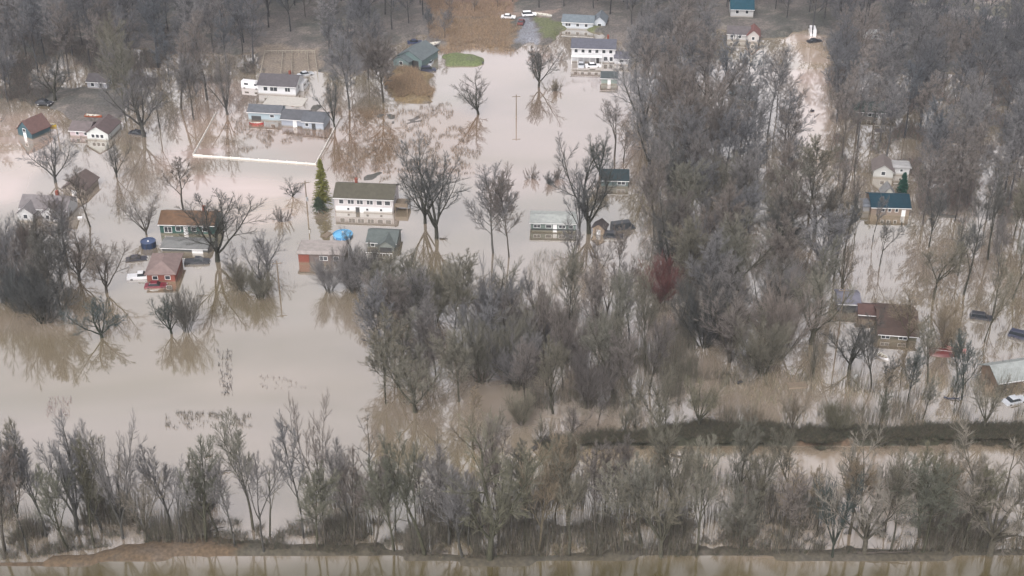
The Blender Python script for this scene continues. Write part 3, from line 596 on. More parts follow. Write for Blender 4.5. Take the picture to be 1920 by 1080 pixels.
SAP = [(.07, .064, .045), (.085, .07, .052), (.055, .056, .036), (.10, .09, .075)]
brush('saplings', [(0, 925), (430, 940), (900, 930), (900, 1048), (420, 1030), (250, 1020), (60, 1045), (0, 1048)], 6000, 6.0, SAP, 'thin upright saplings crowding the left of the river bank', 'saplings', r=.035, lean=.22, seed=51, clump=60)
brush('saplings', [(880, 900), (1920, 890), (1920, 1040), (1100, 1047), (880, 1048)], 9000, 5.5, SAP, 'thin upright saplings crowding the right of the river bank', 'saplings', r=.035, lean=.2, seed=52, clump=70)
brush('saplings', [(960, 560), (1300, 560), (1310, 760), (960, 770)], 6500, 5.0, SAP, 'thin upright saplings in the flooded thicket right of centre', 'saplings', r=.03, lean=.2, seed=53, clump=50)
brush('saplings', [(1300, 700), (1920, 700), (1920, 800), (1260, 800)], 2600, 4.0, SAP, 'thin upright saplings in the flooded strip above the embankment', 'saplings', r=.03, lean=.2, seed=54, clump=40)
brush('undergrowth', [(0, 60), (480, 60), (480, 150), (300, 165), (130, 150), (60, 210), (0, 230)], 14000, 2.2, [(.07, .066, .064), (.05, .055, .045), (.10, .075, .065)], 'grey undergrowth in the woods along the top left', 'undergrowth', r=.05, lean=1, seed=55, clump=40)

FD = [(.06, .05, .045), (.10, .08, .065), (.13, .10, .08)]
brush('flooded_weeds', [(60, 250), (330, 250), (350, 340), (220, 420), (60, 300)], 2600, .9, FD, 'dead stems and flotsam in the water among the left houses', 'weeds', seed=61, clump=16, rough=20)
brush('flooded_weeds', [(420, 450), (540, 440), (560, 560), (430, 580)], 700, .8, FD, 'dead stems in the water left of the low brick house', 'weeds', seed=62, clump=12, rough=20)
brush('flooded_weeds', [(1560, 440), (1920, 430), (1920, 700), (1560, 700)], 5000, 1.2, FD, 'dead stems and flotsam among the right hand houses', 'weeds', seed=63, clump=14, rough=20)
brush('flooded_weeds', [(1030, 120), (1200, 150), (1190, 180), (1030, 165)], 900, .8, FD, 'dead stems below the white two storey house', 'weeds', seed=64, clump=12, rough=10)


# ------------------------------------------------------------------ buildings
FLOOR = -.55
def wing(root, dx, dy, L, D, wh, rh, wc, rc, kind='gx', wins=(), doors=(), chimney=None, side_wins=(), ov=.4, wmat=None, base=FLOOR, garage=()):
    wm = wmat or wallm(wc); x0, x1, y0, y1 = dx - L / 2, dx + L / 2, dy, dy + D
    m = MB(); t = .16
    if kind == 'gx':
        m.prism([(y0, base), (y1, base), (y1, wh), ((y0 + y1) / 2, wh + rh), (y0, wh)], x0, x1, 'x')
    elif kind == 'gy':
        m.prism([(x0, base), (x1, base), (x1, wh), (dx, wh + rh), (x0, wh)], y0, y1, 'y')
    else: m.box(x0, x1, y0, y1, base, wh)
    m.build('wall', wm, root)
    r = MB()
    if kind in ('gx', 'gy'):
        c, a = ((y0 + y1) / 2, D / 2) if kind == 'gx' else (dx, L / 2)
        sl = rh / a; e = wh - sl * ov + .03
        prof = [(c - a - ov, e), (c, wh + rh + .03), (c + a + ov, e), (c + a + ov, e + t), (c, wh + rh + .03 + t), (c - a - ov, e + t)]
        n = 6; lo, hi = (x0 - ov * .7, x1 + ov * .7) if kind == 'gx' else (y0 - ov * .7, y1 + ov * .7)
        P = (lambda u, z, s_: (s_, u, z)) if kind == 'gx' else (lambda u, z, s_: (u, s_, z))
        V = [P(u, z, lo) for u, z in prof] + [P(u, z, hi) for u, z in prof]
        r.add(V, [(i, (i + 1) % n, n + (i + 1) % n, n + i) for i in range(n)] + [(0, 5, 4, 1), (1, 4, 3, 2), (6, 7, 10, 11), (7, 8, 9, 10)])
    else:
        X0, X1, Y0, Y1 = x0 - ov, x1 + ov, y0 - ov, y1 + ov; h = min(X1 - X0, Y1 - Y0) / 2 * (.98 if kind == 'hip' else .5)
        if kind == 'flat': q0, q1, p0, p1 = X0 + .4, X1 - .4, Y0 + .4, Y1 - .4
        elif (X1 - X0) > (Y1 - Y0): q0, q1, p0, p1 = X0 + h, X1 - h, (Y0 + Y1) / 2 - .01, (Y0 + Y1) / 2 + .01
        else: q0, q1, p0, p1 = (X0 + X1) / 2 - .01, (X0 + X1) / 2 + .01, Y0 + h, Y1 - h
        z = wh + .02
        r.add([(X0, Y0, z), (X1, Y0, z), (X1, Y1, z), (X0, Y1, z), (X0, Y0, z + t), (X1, Y0, z + t), (X1, Y1, z + t), (X0, Y1, z + t), (q0, p0, z + t + rh), (q1, p0, z + t + rh), (q1, p1, z + t + rh), (q0, p1, z + t + rh)],
              [(3, 2, 1, 0), (0, 1, 5, 4), (1, 2, 6, 5), (2, 3, 7, 6), (3, 0, 4, 7), (4, 5, 9, 8), (5, 6, 10, 9), (6, 7, 11, 10), (7, 4, 8, 11), (8, 9, 10, 11)])
    ro = r.build('roof', roofm(rc), root)
    g = MB(); g.box(x0 - .25, x1 + .25, y0 - ov - .10, y0 - ov - .03, wh - .22, wh - .08) if kind == 'gx' else g.box(x0 - .08, x0 - .02, y0, y1, wh - .2, wh - .08)
    g.build('gutter', TRIM, root)
    if chimney is not None:
        cx_, cy_ = chimney; MB().box(dx + cx_ - .3, dx + cx_ + .3, dy + cy_ - .3, dy + cy_ + .3, wh + .2, wh + rh + .9).build('chimney', BRICK, ro)
    for u, z, w_, h in wins: window(root, dx + u, y0, z, w_, h)
    for v, z, w_, h in side_wins:
        f = MB().box(x1 - .01, x1 + .04, dy + v - w_ / 2 - .08, dy + v + w_ / 2 + .08, z - .08, z + h + .08).build('window', TRIM, root)
        MB().box(x1 + .0, x1 + .055, dy + v - w_ / 2, dy + v + w_ / 2, z, z + h).build('pane', GLASS, f)
    for u, w_, h in doors:
        d = MB().box(dx + u - w_ / 2, dx + u + w_ / 2, y0 - .05, y0 + .02, base, h).build('door', TRIM if wc[0] < .4 else DTRIM, root)
        MB().box(dx + u + w_ * .3, dx + u + w_ * .3 + .07, y0 - .1, y0 - .045, h - 1.1, h - 1.0).build('handle', METAL, d)
    for u, w_, h in garage:
        MB().box(dx + u - w_ / 2, dx + u + w_ / 2, y0 - .05, y0 + .02, base, h).build('garage_door_or_porch_shade', DTRIM, root)
    return ro
def window(root, u, y0, z, w_, h):
    f = MB(); b = .09
    f.box(u - w_ / 2 - b, u + w_ / 2 + b, y0 - .05, y0 + .02, z - b, z); f.box(u - w_ / 2 - b, u + w_ / 2 + b, y0 - .05, y0 + .02, z + h, z + h + b)
    f.box(u - w_ / 2 - b, u - w_ / 2, y0 - .05, y0 + .02, z, z + h); f.box(u + w_ / 2, u + w_ / 2 + b, y0 - .05, y0 + .02, z, z + h)
    if w_ > 1.2: f.box(u - .04, u + .04, y0 - .045, y0 + .02, z, z + h)
    fo = f.build('window', TRIM, root)
    MB().box(u - w_ / 2, u + w_ / 2, y0 - .025, y0 + .01, z, z + h).build('pane', GLASS, fo)
def house(name, label, px, py, rot, *a, cat='house', zoff=None, **k):
    p = G(px, py); g = ground_z(p); p.z = max(0, g) if zoff is None else zoff
    root = empty(name, p, R(rot)); tag(root, label, cat)
    if a: wing(root, 0, 0, *a, **k)
    return root
def W(n, L, z, w_=.9, h=1.1): return [(-L / 2 + L * (i + .5) / n, z, w_, h) for i in range(n)]

h = house('boathouse', 'small teal gabled boathouse with steep red brown roof at the left edge', 48, 258, -32, 5.2, 6, 1.9, 2.6, (.05, .10, .12), (.19, .115, .105), 'gy', wins=[(0, 1.6, 1, .8)], doors=[(0, 1.1, 1.3)], cat='boathouse')
h = house('house', 'pink and white house with front gable beside the boathouse', 184, 263, -8, 5.6, 8, 2.0, 1.7, (.62, .64, .62), (.17, .13, .13), 'gy', wins=[(-1.2, .7, .8, .9), (0, .7, .8, .9), (1.2, .7, .8, .9)])
wing(h, -5.4, 1.4, 5.2, 5.5, 1.8, 1.2, (.55, .45, .47), (.2, .17, .17), wins=[(-.6, .6, .7, .8), (1.6, .6, .7, .8)])
house('cottage', 'small white walled cottage with dark grey roof, above the pink and white house', 183, 168, -8, 5.6, 5, 2.1, 1.3, (.45, .46, .5), (.11, .10, .105), wins=W(2, 5, .7), side_wins=[(2.5, .8, .9, .9)])
house('shed', 'low taupe gabled shed with brown roof among trees, above the many gabled house', 140, 366, -10, 5.6, 7, 1.6, 1.8, (.3, .26, .22), (.16, .125, .115), 'gy', doors=[(0, 1.2, 1.3)], cat='shed')
h = house('house', 'many gabled pale grey and white house at the left edge', 84, 408, -6, 11, 6, 2.3, 1.8, (.5, .5, .5), (.25, .23, .235), wins=W(3, 10, .8), chimney=(2, 4))
wing(h, -3.4, -2.2, 3.6, 4.5, 2.0, 1.4, (.55, .55, .55), (.25, .235, .24), 'gy', wins=[(0, .7, .9, 1)])
wing(h, 2.6, -2.0, 4.2, 4.5, 2.2, 1.7, (.55, .55, .55), (.22, .2, .21), 'gy', wins=[(-.9, .7, .8, 1), (.9, .7, .8, 1)])
h = house('house', 'green house with rusty brown roof beside the big dark tree', 352, 440, -3, 12.2, 6.5, 2.6, 1.5, (.035, .10, .085), (.19, .115, .07), wins=[(-4.3, .5, 1.6, 1.3), (-2, .9, 1, 1), (1.5, .9, 1, 1), (4, .9, 1, 1)], doors=[(-.3, 1, 2)], chimney=(3, 4.5))
house('outbuilding', 'long low outbuilding with flat grey roof in front of the green house', 347, 474, -4, 10, 4.2, 1.3, .5, (.12, .13, .13), (.24, .245, .24), 'gx', doors=[(2.8, 2.4, 1)], cat='outbuilding')
h = house('brick_house', 'small brick house with pinkish hip roof, red car in front', 303, 530, 2, 5.8, 8.6, 2.0, 1.5, (.2, .06, .045), (.30, .225, .21), 'hip', wmat=BRICK, wins=[(-1.2, .8, 1, .8), (1.4, .8, 1, .8)])
h = house('ranch_house', 'white ranch house with dark grey roof and three windows, above the fenced yard', 520, 178, -8, 10.6, 8, 2.7, 1.7, (.74, .75, .77), (.14, .13, .14), wins=[(-3.2, 1.1, 1.1, 1.1), (-.9, 1.1, 2, 1.1), (3, 1.1, 1.4, 1.1)], chimney=(2.5, 5), side_wins=[(3, 1, 1, 1)])
MB().box(-2, 9, -7, -1.2, -.3, .12).build('patio', CONC, h)
house('garage', 'pale blue garage at the left end of the row above the fenced yard', 497, 226, -7, 8.8, 4.6, 2.4, 1.0, (.4, .49, .54), (.15, .16, .18), wins=[(2, 1, 1, .7)], garage=[(-2.3, 2.6, 1.2)], cat='garage')
h = house('garage', 'grey blue garage with two roofs at the right end above the fenced yard', 550, 238, -9, 6.2, 6, 2.2, 1.2, (.36, .39, .45), (.13, .135, .15), doors=[(.5, 1, 1.8)], cat='garage')
wing(h, 5.6, -.9, 5.6, 6.2, 2.3, 1.2, (.42, .46, .52), (.14, .15, .17), doors=[(.2, 1, 1.7)], wins=[(-1.6, .9, .8, .8)])
h = house('long_house', 'long two tone white house with olive grey roof beside the conifer', 683, 397, -5, 13.6, 7.6, 3.5, 1.7, (.58, .54, .54), (.12, .112, .085), wins=[(-5.2, 1.9, 1, 1), (-3, 1.9, 1.4, 1), (-.9, 1.9, 1.4, 1), (1.4, 1.9, 1.4, 1), (3.6, 1.9, 1.2, 1), (5.5, 1.9, 1.2, 1)], chimney=(-2.5, 5), side_wins=[(3, 1.9, 1, 1)])
MB().box(-6.5, 6.6, -.35, -.003, -.5, 1.35).build('lower_wall', wallm((.78, .78, .78)), h)
d = MB().box(-1.9, -1.0, -.42, -.36, -.5, 1.25).build('door', DTRIM, h)
MB().box(-.9, -.1, -.41, -.36, -.5, 1.2).build('door', TRIM, h)
for u in (-3.6, .8, 4): MB().box(u - .25, u + .25, -.40, -.353, .5, 1.0).build('window', GLASS, h)
dk = MB(); dk.box(6.95, 10, .5, 4.8, 1.2, 1.35)
for x_ in (7.1, 9.9):
    for y_ in (.6, 4.7): dk.box(x_ - .09, x_ + .09, y_ - .09, y_ + .09, -.5, 1.2)
dk.box(6.95, 10, .5, .56, 1.35, 2.2); dk.box(9.94, 10, .56, 4.8, 1.35, 2.2); dk.build('deck', WOOD, h)
h = house('cottage', 'small cottage with grey green cross gabled roof right of the round blue pool', 716, 466, -6, 6.4, 6, 1.6, 1.3, (.2, .22, .2), (.145, .17, .165), wins=[(-2, .5, .8, .7)])
wing(h, 1.2, -1.5, 3.4, 4.4, 1.5, 1.2, (.22, .24, .22), (.15, .175, .17), 'gy', garage=[(0, 2.6, 1.1)])  # dark panel stands in for the shade inside the porch opening
pr = MB(); pr.box(-3, 3, -3.2, -3.12, .5, .62)
for i in range(9): pr.box(-3 + i * .74, -2.92 + i * .74, -3.2, -3.12, -.4, .5)
pr.build('railing', TRIM, h)
h = house('brick_house', 'low brown and red brick house with pale flat roof below the round blue pool', 603, 494, -3, 9.8, 5, 2.3, .5, (.17, .13, .115), (.42, .38, .36), 'flat', wins=[(.5, .8, 1.6, .9), (3.2, .8, 1, .9)])
MB().box(-4.9, -2.6, -.10, -.003, -.5, 2.2).build('brick_panel', BRICK, h)
h = house('house', 'teal grey house with sloping roof at the top, boats and cars beside it', 768, 126, -26, 8.2, 9.5, 2.5, 2.1, (.17, .24, .24), (.16, .19, .20), 'gy', garage=[(1.6, 2.8, 2)], wins=[(-2, 1, 1.1, 1)], zoff=.3)
wing(h, -1.5, -2.2, 5, 4, 2.1, 1.2, (.2, .27, .27), (.16, .195, .205), 'gy', wins=[(0, .9, 1, 1)])
h = house('two_storey_house', 'white two storey house with grey roof and porch at the top of the open flood', 1112, 117, -5, 12.6, 7, 4.3, 1.5, (.72, .72, .74), (.14, .145, .18), wins=W(6, 12, 2.9, .9, 1) + [(3.6, .6, 1, 1.2), (5.2, .6, .9, 1.2)], doors=[(1.2, 1, 1.9)], side_wins=[(2, 2.9, 1, 1), (5, 2.9, 1, 1)], chimney=(4, 5))
pc = MB(); pc.box(-6.3, 2.6, -2, -.45, 2.15, 2.3)
for i in range(6): pc.box(-6.2 + i * 1.74, -6.06 + i * 1.74, -1.95, -1.8, -.5, 2.15)
pc.build('porch', TRIM, h)
wing(h, 8.2, -1.2, 4, 5, 2.0, .9, (.66, .66, .68), (.16, .16, .2), wins=[(0, .8, 1.2, .8)])
h = house('ranch_house', 'low white house with slate roof, highest building at the top centre', 1083, 55, -9, 9.6, 6, 2.3, 1.2, (.5, .54, .58), (.2, .24, .27), wins=[(-3, .9, 1.6, .9), (0, .9, .9, .9), (2.6, .9, .9, .9)])
wing(h, 6.6, 1, 3.6, 6, 2.4, 1.6, (.5, .54, .58), (.2, .23, .26), 'gy', wins=[(0, .9, 1, .9)])
house('shed', 'small grey green shed in water below the white two storey house', 1142, 158, -4, 4.4, 3.6, 1.9, 1.1, (.27, .33, .3), (.09, .11, .115), doors=[(0, .9, 1.4)], cat='shed')
h = house('house', 'white house with grey roof in front of the blue roofed barn, top right', 1384, 76, -9, 6.6, 6, 2.0, 1.4, (.5, .49, .48), (.16, .145, .15), wins=[(-2, .8, .8, .9), (.4, .8, .8, .9)])
wing(h, 4.4, -1, 3.4, 6, 2.2, 1.5, (.5, .47, .45), (.25, .12, .11), 'gy', wins=[(0, .8, .8, .9)])
house('barn', 'barn with deep teal blue roof at the top right', 1390, 40, -4, 7, 7, 2.6, 2.3, (.5, .5, .5), (.015, .075, .11), wins=W(2, 6, 1.2), cat='barn')
house('house', 'grey green hip roofed house in the flooded woods left of the narrow lane', 1394, 190, -8, 7.2, 6, 1.9, 1.4, (.22, .25, .25), (.20, .23, .235), 'hip', wins=W(3, 6.5, .7), side_wins=[(3, .7, 1, .9)])
house('long_shed', 'long low white shed near the road at the top right', 1646, 84, -4, 8.4, 4, 2.0, .6, (.55, .55, .56), (.42, .42, .42), wins=W(4, 8, .9, .7, .6), cat='shed')
h = house('house', 'dark green house hidden in the woods right of the narrow lane', 1630, 222, -6, 7.6, 7, 1.9, 1.5, (.11, .13, .13), (.075, .11, .10), wins=W(3, 7, .6), doors=[(2.6, .9, 1.6)])
wing(h, 5.6, .8, 2.8, 4, 1.8, .5, (.05, .06, .08), (.08, .09, .12), 'flat')
house('cottage', 'small white gabled cottage above the tan house with teal roof', 1655, 334, -10, 4.6, 6, 1.9, 1.6, (.5, .5, .48), (.22, .19, .18), 'gy', wins=[(0, .8, .9, .9)])
house('shed', 'tiny white shed beside the small white gabled cottage', 1689, 328, -6, 3.8, 3, 1.9, .4, (.62, .62, .62), (.45, .45, .45), 'flat', wins=[(0, .9, .6, .6)], cat='shed')
h = house('house', 'tan house with deep teal roof standing in water, right side', 1668, 405, -3, 8.6, 7, 2.3, 1.5, (.27, .21, .165), (.012, .05, .075), wins=[(-1.6, 1.1, .6, .8), (-.2, 1.1, .6, .8), (1.4, 1.1, .6, .8)], doors=[(3, .9, 1.6)])
wing(h, .6, 6.2, 2.6, 3, 2.6, 1.6, (.6, .58, .52), (.3, .3, .3), 'gy')
wing(h, -5.1, 1.5, 1.5, 3, 1.6, .4, (.3, .3, .3), (.2, .22, .25), 'flat')
house('cabin', 'small cabin with near black roof behind the big dark tree', 1152, 351, -3, 6.4, 5.6, 1.9, 1.4, (.12, .16, .16), (.035, .055, .062), wins=[(1.6, .7, 1.8, .8)], cat='cabin')
h = house('mobile_home', 'pale roofed mobile home with grey green walls in the middle of the flood', 1037, 434, -3, 10, 5, 2.3, .55, (.17, .22, .2), (.50, .53, .51), wins=[(-3.6, .9, 1.4, .7), (-1, .9, 1.2, .7), (2, .9, 1.4, .7), (4, .9, .8, .7)], doors=[(.4, .9, 1.7)], cat='mobile home')
MB().box(-4.95, 4.95, -.09, -.003, .35, .6).build('skirting', DTRIM, h)
house('shed', 'tan shed with dark roof at the foot of the big dark tree', 1122, 440, -18, 2.6, 2.6, 1.6, 1.0, (.36, .27, .19), (.1, .085, .085), 'gy', doors=[(0, .9, 1.2)], cat='shed')
house('garage', 'blue grey garage above the black spreading tree, lower right', 1590, 586, -4, 4.2, 5, 2.2, .8, (.17, .16, .19), (.21, .21, .26), garage=[(0, 2.8, 1.6)], cat='garage')
h = house('house', 'house with big dark brown roof, lower right', 1682, 640, -8, 7.2, 11, 1.7, 1.9, (.13, .12, .085), (.115, .08, .066), 'gx', wins=[(-2.3, .5, 1.5, .6), (1, .5, 1.5, .6)], ov=.6)
wing(h, -5.2, 7, 3.4, 4, 1.6, .9, (.12, .09, .08), (.14, .085, .075))
h = house('barn', 'tan barn with pale grey rounded roof cut off by the right edge', 1915, 722, 14, 10, 5.6, 1.7, 1.6, (.26, .19, .14), (.40, .43, .42), 'gx', wins=[(-3.2, .6, 1, .6), (1, .6, 1, .6)], cat='barn', ov=.7)


# ------------------------------------------------------------------ vehicles, boats, pools, fences, poles, debris
def car(label, px, py, rot, colr, kind='sedan', z=None, cat='car', name=None, group=None):
    p = G(px, py); p.z = (-.45 if ground_z(p) < 0 else ground_z(p)) if z is None else z
    root = empty(name or {'sedan': 'parked_car', 'suv': 'parked_car', 'pickup': 'pickup_truck', 'van': 'camper_van'}[kind], p, R(rot)); tag(root, label, cat, group)
    Wd = .9; m = MB()
    prof = {'sedan': [(-2.25, .35), (2.25, .35), (2.3, .62), (2.2, .8), (1.1, .92), (-1.4, .95), (-2.2, .9), (-2.3, .6)],
            'suv': [(-2.25, .4), (2.2, .4), (2.28, .7), (2.15, .92), (1.2, 1.02), (-2.2, 1.05), (-2.3, .7)],
            'pickup': [(-2.7, .45), (2.6, .45), (2.68, .75), (2.55, .98), (1.4, 1.06), (-2.65, 1.05)],
            'van': [(-2.8, .45), (2.7, .45), (2.8, .8), (2.5, 1.1), (-2.8, 1.1)]}[kind]
    V = []; n = len(prof)
    for y_, s_ in ((-Wd, 1), (-Wd * .93, 1.0), (Wd * .93, 1.0), (Wd, 1)):
        for u, zz in prof:
            k = .97 if abs(y_) == Wd else 1
            V.append((u * k, y_, zz if abs(y_) < Wd else .35 + (zz - .35) * .93))
    Fc = [tuple(range(n)), tuple(range(3 * n, 4 * n))[::-1]]
    for a in range(3): Fc += [(a * n + i, (a + 1) * n + i, (a + 1) * n + (i + 1) % n, a * n + (i + 1) % n) for i in range(n)]
    m.add(V, Fc)
    cab = {'sedan': (-1.5, 1.0, -.95, .35, .93, 1.42), 'suv': (-2.15, 1.1, -1.9, .5, 1.03, 1.68), 'pickup': (-.5, 1.35, -.4, .7, 1.05, 1.68), 'van': (-2.75, 2.2, -2.7, 1.5, 1.1, 2.4)}[kind]
    b0, b1, t0, t1, zb, zt = cab
    def frus(M_, x0, x1, X0, X1, z0, z1, w0, w1):
        M_.add([(x0, -w0, z0), (x1, -w0, z0), (x1, w0, z0), (x0, w0, z0), (X0, -w1, z1), (X1, -w1, z1), (X1, w1, z1), (X0, w1, z1)],
               [(3, 2, 1, 0), (4, 5, 6, 7), (0, 1, 5, 4), (1, 2, 6, 5), (2, 3, 7, 6), (3, 0, 4, 7)])
    if kind == 'van':
        frus(m, b0, b1, t0, t1, zb - .02, zt, .88, .82)
    else: frus(m, t0 - .04, t1 + .04, t0 + .05, t1 - .05, zt, zt + .07, .70, .62)
    if kind == 'pickup': m.box(-2.6, -.62, -.72, .72, 1.052, 1.06)
    body = m.build('body', paint(colr), root)
    g = MB()
    if kind == 'van':
        g.box(1.2, 2.0, -.9, -.86, 1.35, 1.9); g.box(-1.8, -.6, -.9, -.86, 1.4, 1.9); g.box(1.2, 2.0, .86, .9, 1.35, 1.9)
    else: frus(g, b0, b1, t0, t1, zb - .03, zt, .82, .68)
    g.build('windows', GLASS, root)
    wx = {'pickup': 1.7, 'van': 1.8}.get(kind, 1.4)
    for sx in (-1, 1):
        for sy in (-1, 1):
            wl = MB().cyl((sx * wx, sy * .72, .33), (sx * wx, sy * .93, .33), .34, .34, 14).build('wheel', RUBBER, root)
            MB().cyl((sx * wx, sy * .931, .33), (sx * wx, sy * .945, .33), .18, .16, 10).build('rim', METAL, wl)
    xf = prof[2][0] - .1
    for sy in (-1, 1):
        MB().box(xf, xf + .12, sy * .62 - .16, sy * .62 + .16, .66, .78).build('headlight', TRIM, root)
    return root
WHT, SIL, BLK, RED = (.7, .7, .72), (.4, .42, .45), (.02, .022, .028), (.22, .02, .02)
car('white pickup truck stranded in water left of the small brick house', 263, 520, 8, WHT, 'pickup', cat='pickup')
car('dark red car in deep water in front of the small brick house', 292, 536, 4, (.14, .015, .025), 'sedan', z=-.55)
car('dark flatbed pickup right of the low outbuilding with flat grey roof', 370, 492, 3, BLK, 'pickup', cat='pickup')
car('white van at the left end of the white ranch house', 472, 164, -15, WHT, 'van', z=-.4, cat='van')
car('pale camper van at the right end of the white ranch house', 569, 163, 80, (.55, .55, .56), 'van', cat='van')
car('silver grey car behind the pale camper van', 573, 140, 30, SIL)
car('white pickup truck nearest the teal grey house', 800, 97, 5, WHT, 'pickup', cat='pickup')
car('dark suv at the water edge right of the teal grey house', 803, 132, 5, (.03, .035, .06), 'suv')
car('silver car between the white pickup and the dark suv by the teal grey house', 806, 118, 80, SIL)
car('dark blue car parked behind the teal grey house', 778, 80, 12, (.02, .03, .07))
car('white car at the left of the top driveway', 953, 42, -6, WHT)
car('dark red car on the grey gravel driveway', 977, 52, 80, (.12, .02, .02))
car('white suv on the driveway by the reed field, right of the white car', 992, 38, 10, WHT, 'suv')
car('silver car under the porch of the white two storey house', 1090, 122, 85, SIL)
car('white car in water in front of the white two storey house', 1112, 124, 6, WHT)
car('dark car by the side wall of the white two storey house', 1168, 112, 85, BLK)
car('white truck parked at the far end of the narrow flooded lane', 1523, 62, 85, WHT, 'van', cat='truck')
car('dark car behind the white truck at the end of the lane', 1527, 78, 20, BLK)
car('dark suv half under water right of the tan shed', 1150, 443, -6, BLK, 'suv', z=-.6)
car('dark blue suv at the right edge above the tan barn', 1913, 632, -30, (.02, .025, .05), 'suv')
car('dark car by the boathouse, left of the dark bare tree', 84, 198, -10, BLK)
car('dark car in water between the tall bare tree and the pink and white house', 258, 250, -15, BLK, z=-.6)

car('silver car half under water at the right edge, below the tan barn', 1902, 752, 20, SIL, z=-.5)
car('dark suv in water at the right end of the woods above the silver car', 1840, 596, -15, BLK, 'suv', z=-.6)
car('dark car left of the low outbuilding, by the dark blue pool', 256, 486, 10, (.03, .03, .04), z=-.6)
car('dark van in water behind the small tan shed', 1168, 428, 15, (.03, .035, .04), 'van', z=-.7, cat='van')

def boat(label, px, py, rot, colr, L=4.6, Wd=1.7, inner=(.5, .48, .42), z=0, flip=False, name='boat', seats=3, cat='boat'):
    p = G(px, py, 0); g = ground_z(p); p.z = max(0, g) + z
    root = empty(name, p, R(rot)); tag(root, label, cat)
    def hull(sc, zlo, zhi):
        V = []; ns = 9
        for i in range(ns):
            t = i / (ns - 1); x = (t - .5) * L * sc; b = Wd / 2 * sc * (1 - max(0, (t - .45) / .55) ** 2.2) * (1 if name == 'boat' else (1 - max(0, (.45 - t) / .45) ** 2.2)) + .015
            sh = .12 * (t - .4) ** 2 * 4
            for a in range(7):
                q = (a / 6 - .5) * 2; zz = zlo + (zhi + sh - zlo) * abs(q) ** 2.6
                V.append((x, b * math.copysign(abs(q) ** .6, q), -zz if flip else zz))
        Fs = [(i * 7 + a, (i + 1) * 7 + a, (i + 1) * 7 + a + 1, i * 7 + a + 1) for i in range(ns - 1) for a in range(6)]
        return V, Fs + [tuple(range(7)), tuple(range((ns - 1) * 7, ns * 7))[::-1]]
    zz = .55 if flip else 0
    V, Fs = hull(1, -.12, .45); mb = MB().add([(v[0], v[1], v[2] + zz * .8) for v in V], Fs); mb.build('hull', paint(colr), root, True)
    if not flip:
        V, Fs = hull(.93, -.04, .44); mesh_obj('liner', V, Fs, mat('boat_liner', inner, .7), root, True)
        for k in range(seats):
            x = -L * .32 + k * L * .25; MB().box(x - .12, x + .12, -Wd * .40, Wd * .40, .22, .27).build('seat', WOOD, root)
    else: MB().box(-L * .45, L * .4, -.03, .03, .52, .60).build('keel', TRIM, root)
    return root
boat('red canoe moored in front of the pale blue garage', 481, 233, -4, (.35, .03, .03), 3.8, 1.0, name='canoe', cat='canoe')
boat('yellow boat beside the teal boathouse', 91, 236, -12, (.6, .42, .04), 4.6, 2.0)
boat('white boat on the grass right of the white pickup by the teal grey house', 812, 90, 30, (.72, .72, .72), 5, 2)
boat('overturned red brown boat in the lower right flood', 1768, 662, -12, (.12, .03, .028), 5.2, 3.0, flip=True)
boat('pink hulled boat leaning against the overturned red brown boat', 1792, 653, -35, (.5, .25, .24), 4.0, 1.4)
boat('small white skiff left of the black and brown roof, lower right', 1655, 671, -50, (.72, .72, .74), 2.6, 1.3)['label'] = 'small white skiff floating below the house with big dark brown roof'
boat('white boat on a trailer by the top driveway', 1018, 36, -20, (.7, .7, .66), 6, 1.8)
boat('orange boat lying in the weeds behind the pink and white house', 176, 222, -8, (.4, .10, .04), 4.6, 1.2)

def pool(label, px, py, r, h, col, rim, cone=0, cat='pool'):
    root = empty('round_pool', G(px, py, 0)); tag(root, label, cat)
    V = []; Fc = []; n = 28
    for i in range(n):
        t = 6.2832 * i / n; V += [(r * math.cos(t), r * math.sin(t), -.5), (r * math.cos(t), r * math.sin(t), h)]
    Fc = [(2 * i, 2 * ((i + 1) % n), 2 * ((i + 1) % n) + 1, 2 * i + 1) for i in range(n)]
    mesh_obj('side_wall', V, Fc, mat('pool_wall', col, .5), root, True)
    m = MB()
    for i in range(n):
        t = 6.2832 * i / n; t2 = 6.2832 * (i + 1) / n
        m.cyl((r * math.cos(t), r * math.sin(t), h + .03), (r * math.cos(t2), r * math.sin(t2), h + .03), .09, .09, 5, False)
    m.build('rim', mat('pool_rim', rim, .5), root)
    V = [(0, 0, h - .08 + cone)]
    for k, q in ((1, .35), (2, .7), (3, .985)):
        for i in range(n):
            t = 6.2832 * i / n; f = 1 + (.05 if i % 4 == 0 else 0) * (cone > 0); V.append((r * q * math.cos(t), r * q * math.sin(t), h - .08 + cone * (1 - q) * f))
    Fc = [(0, 1 + i, 1 + (i + 1) % n) for i in range(n)] + [(1 + k * n + i, 1 + (k + 1) * n + i, 1 + (k + 1) * n + (i + 1) % n, 1 + k * n + (i + 1) % n) for k in range(2) for i in range(n)]
    mesh_obj('cover', V, Fc, mat('pool_cover', tuple(c * 1.2 for c in rim), .35), root, True)
    MB().cyl((0, 0, h + cone - .1), (0, 0, h + cone + .12), .22, .12, 10).build('cap', TRIM, root)
    for i in range(8):
        t = 6.2832 * i / 8; MB().box(-.05, .05, -.03, .03, -.5, h, t, ((r + .04) * math.cos(t), (r + .04) * math.sin(t), 0)).build('post', TRIM if cone else DTRIM, root)
pool('round pool with bright blue domed cover beside the long white house', 643, 442, 2.15, .45, (.06, .25, .5), (.11, .31, .5), .55)
pool('round dark blue pool under the bare tree left of the green house', 279, 462, 1.6, 1.35, (.015, .03, .07), (.05, .07, .13), 0)

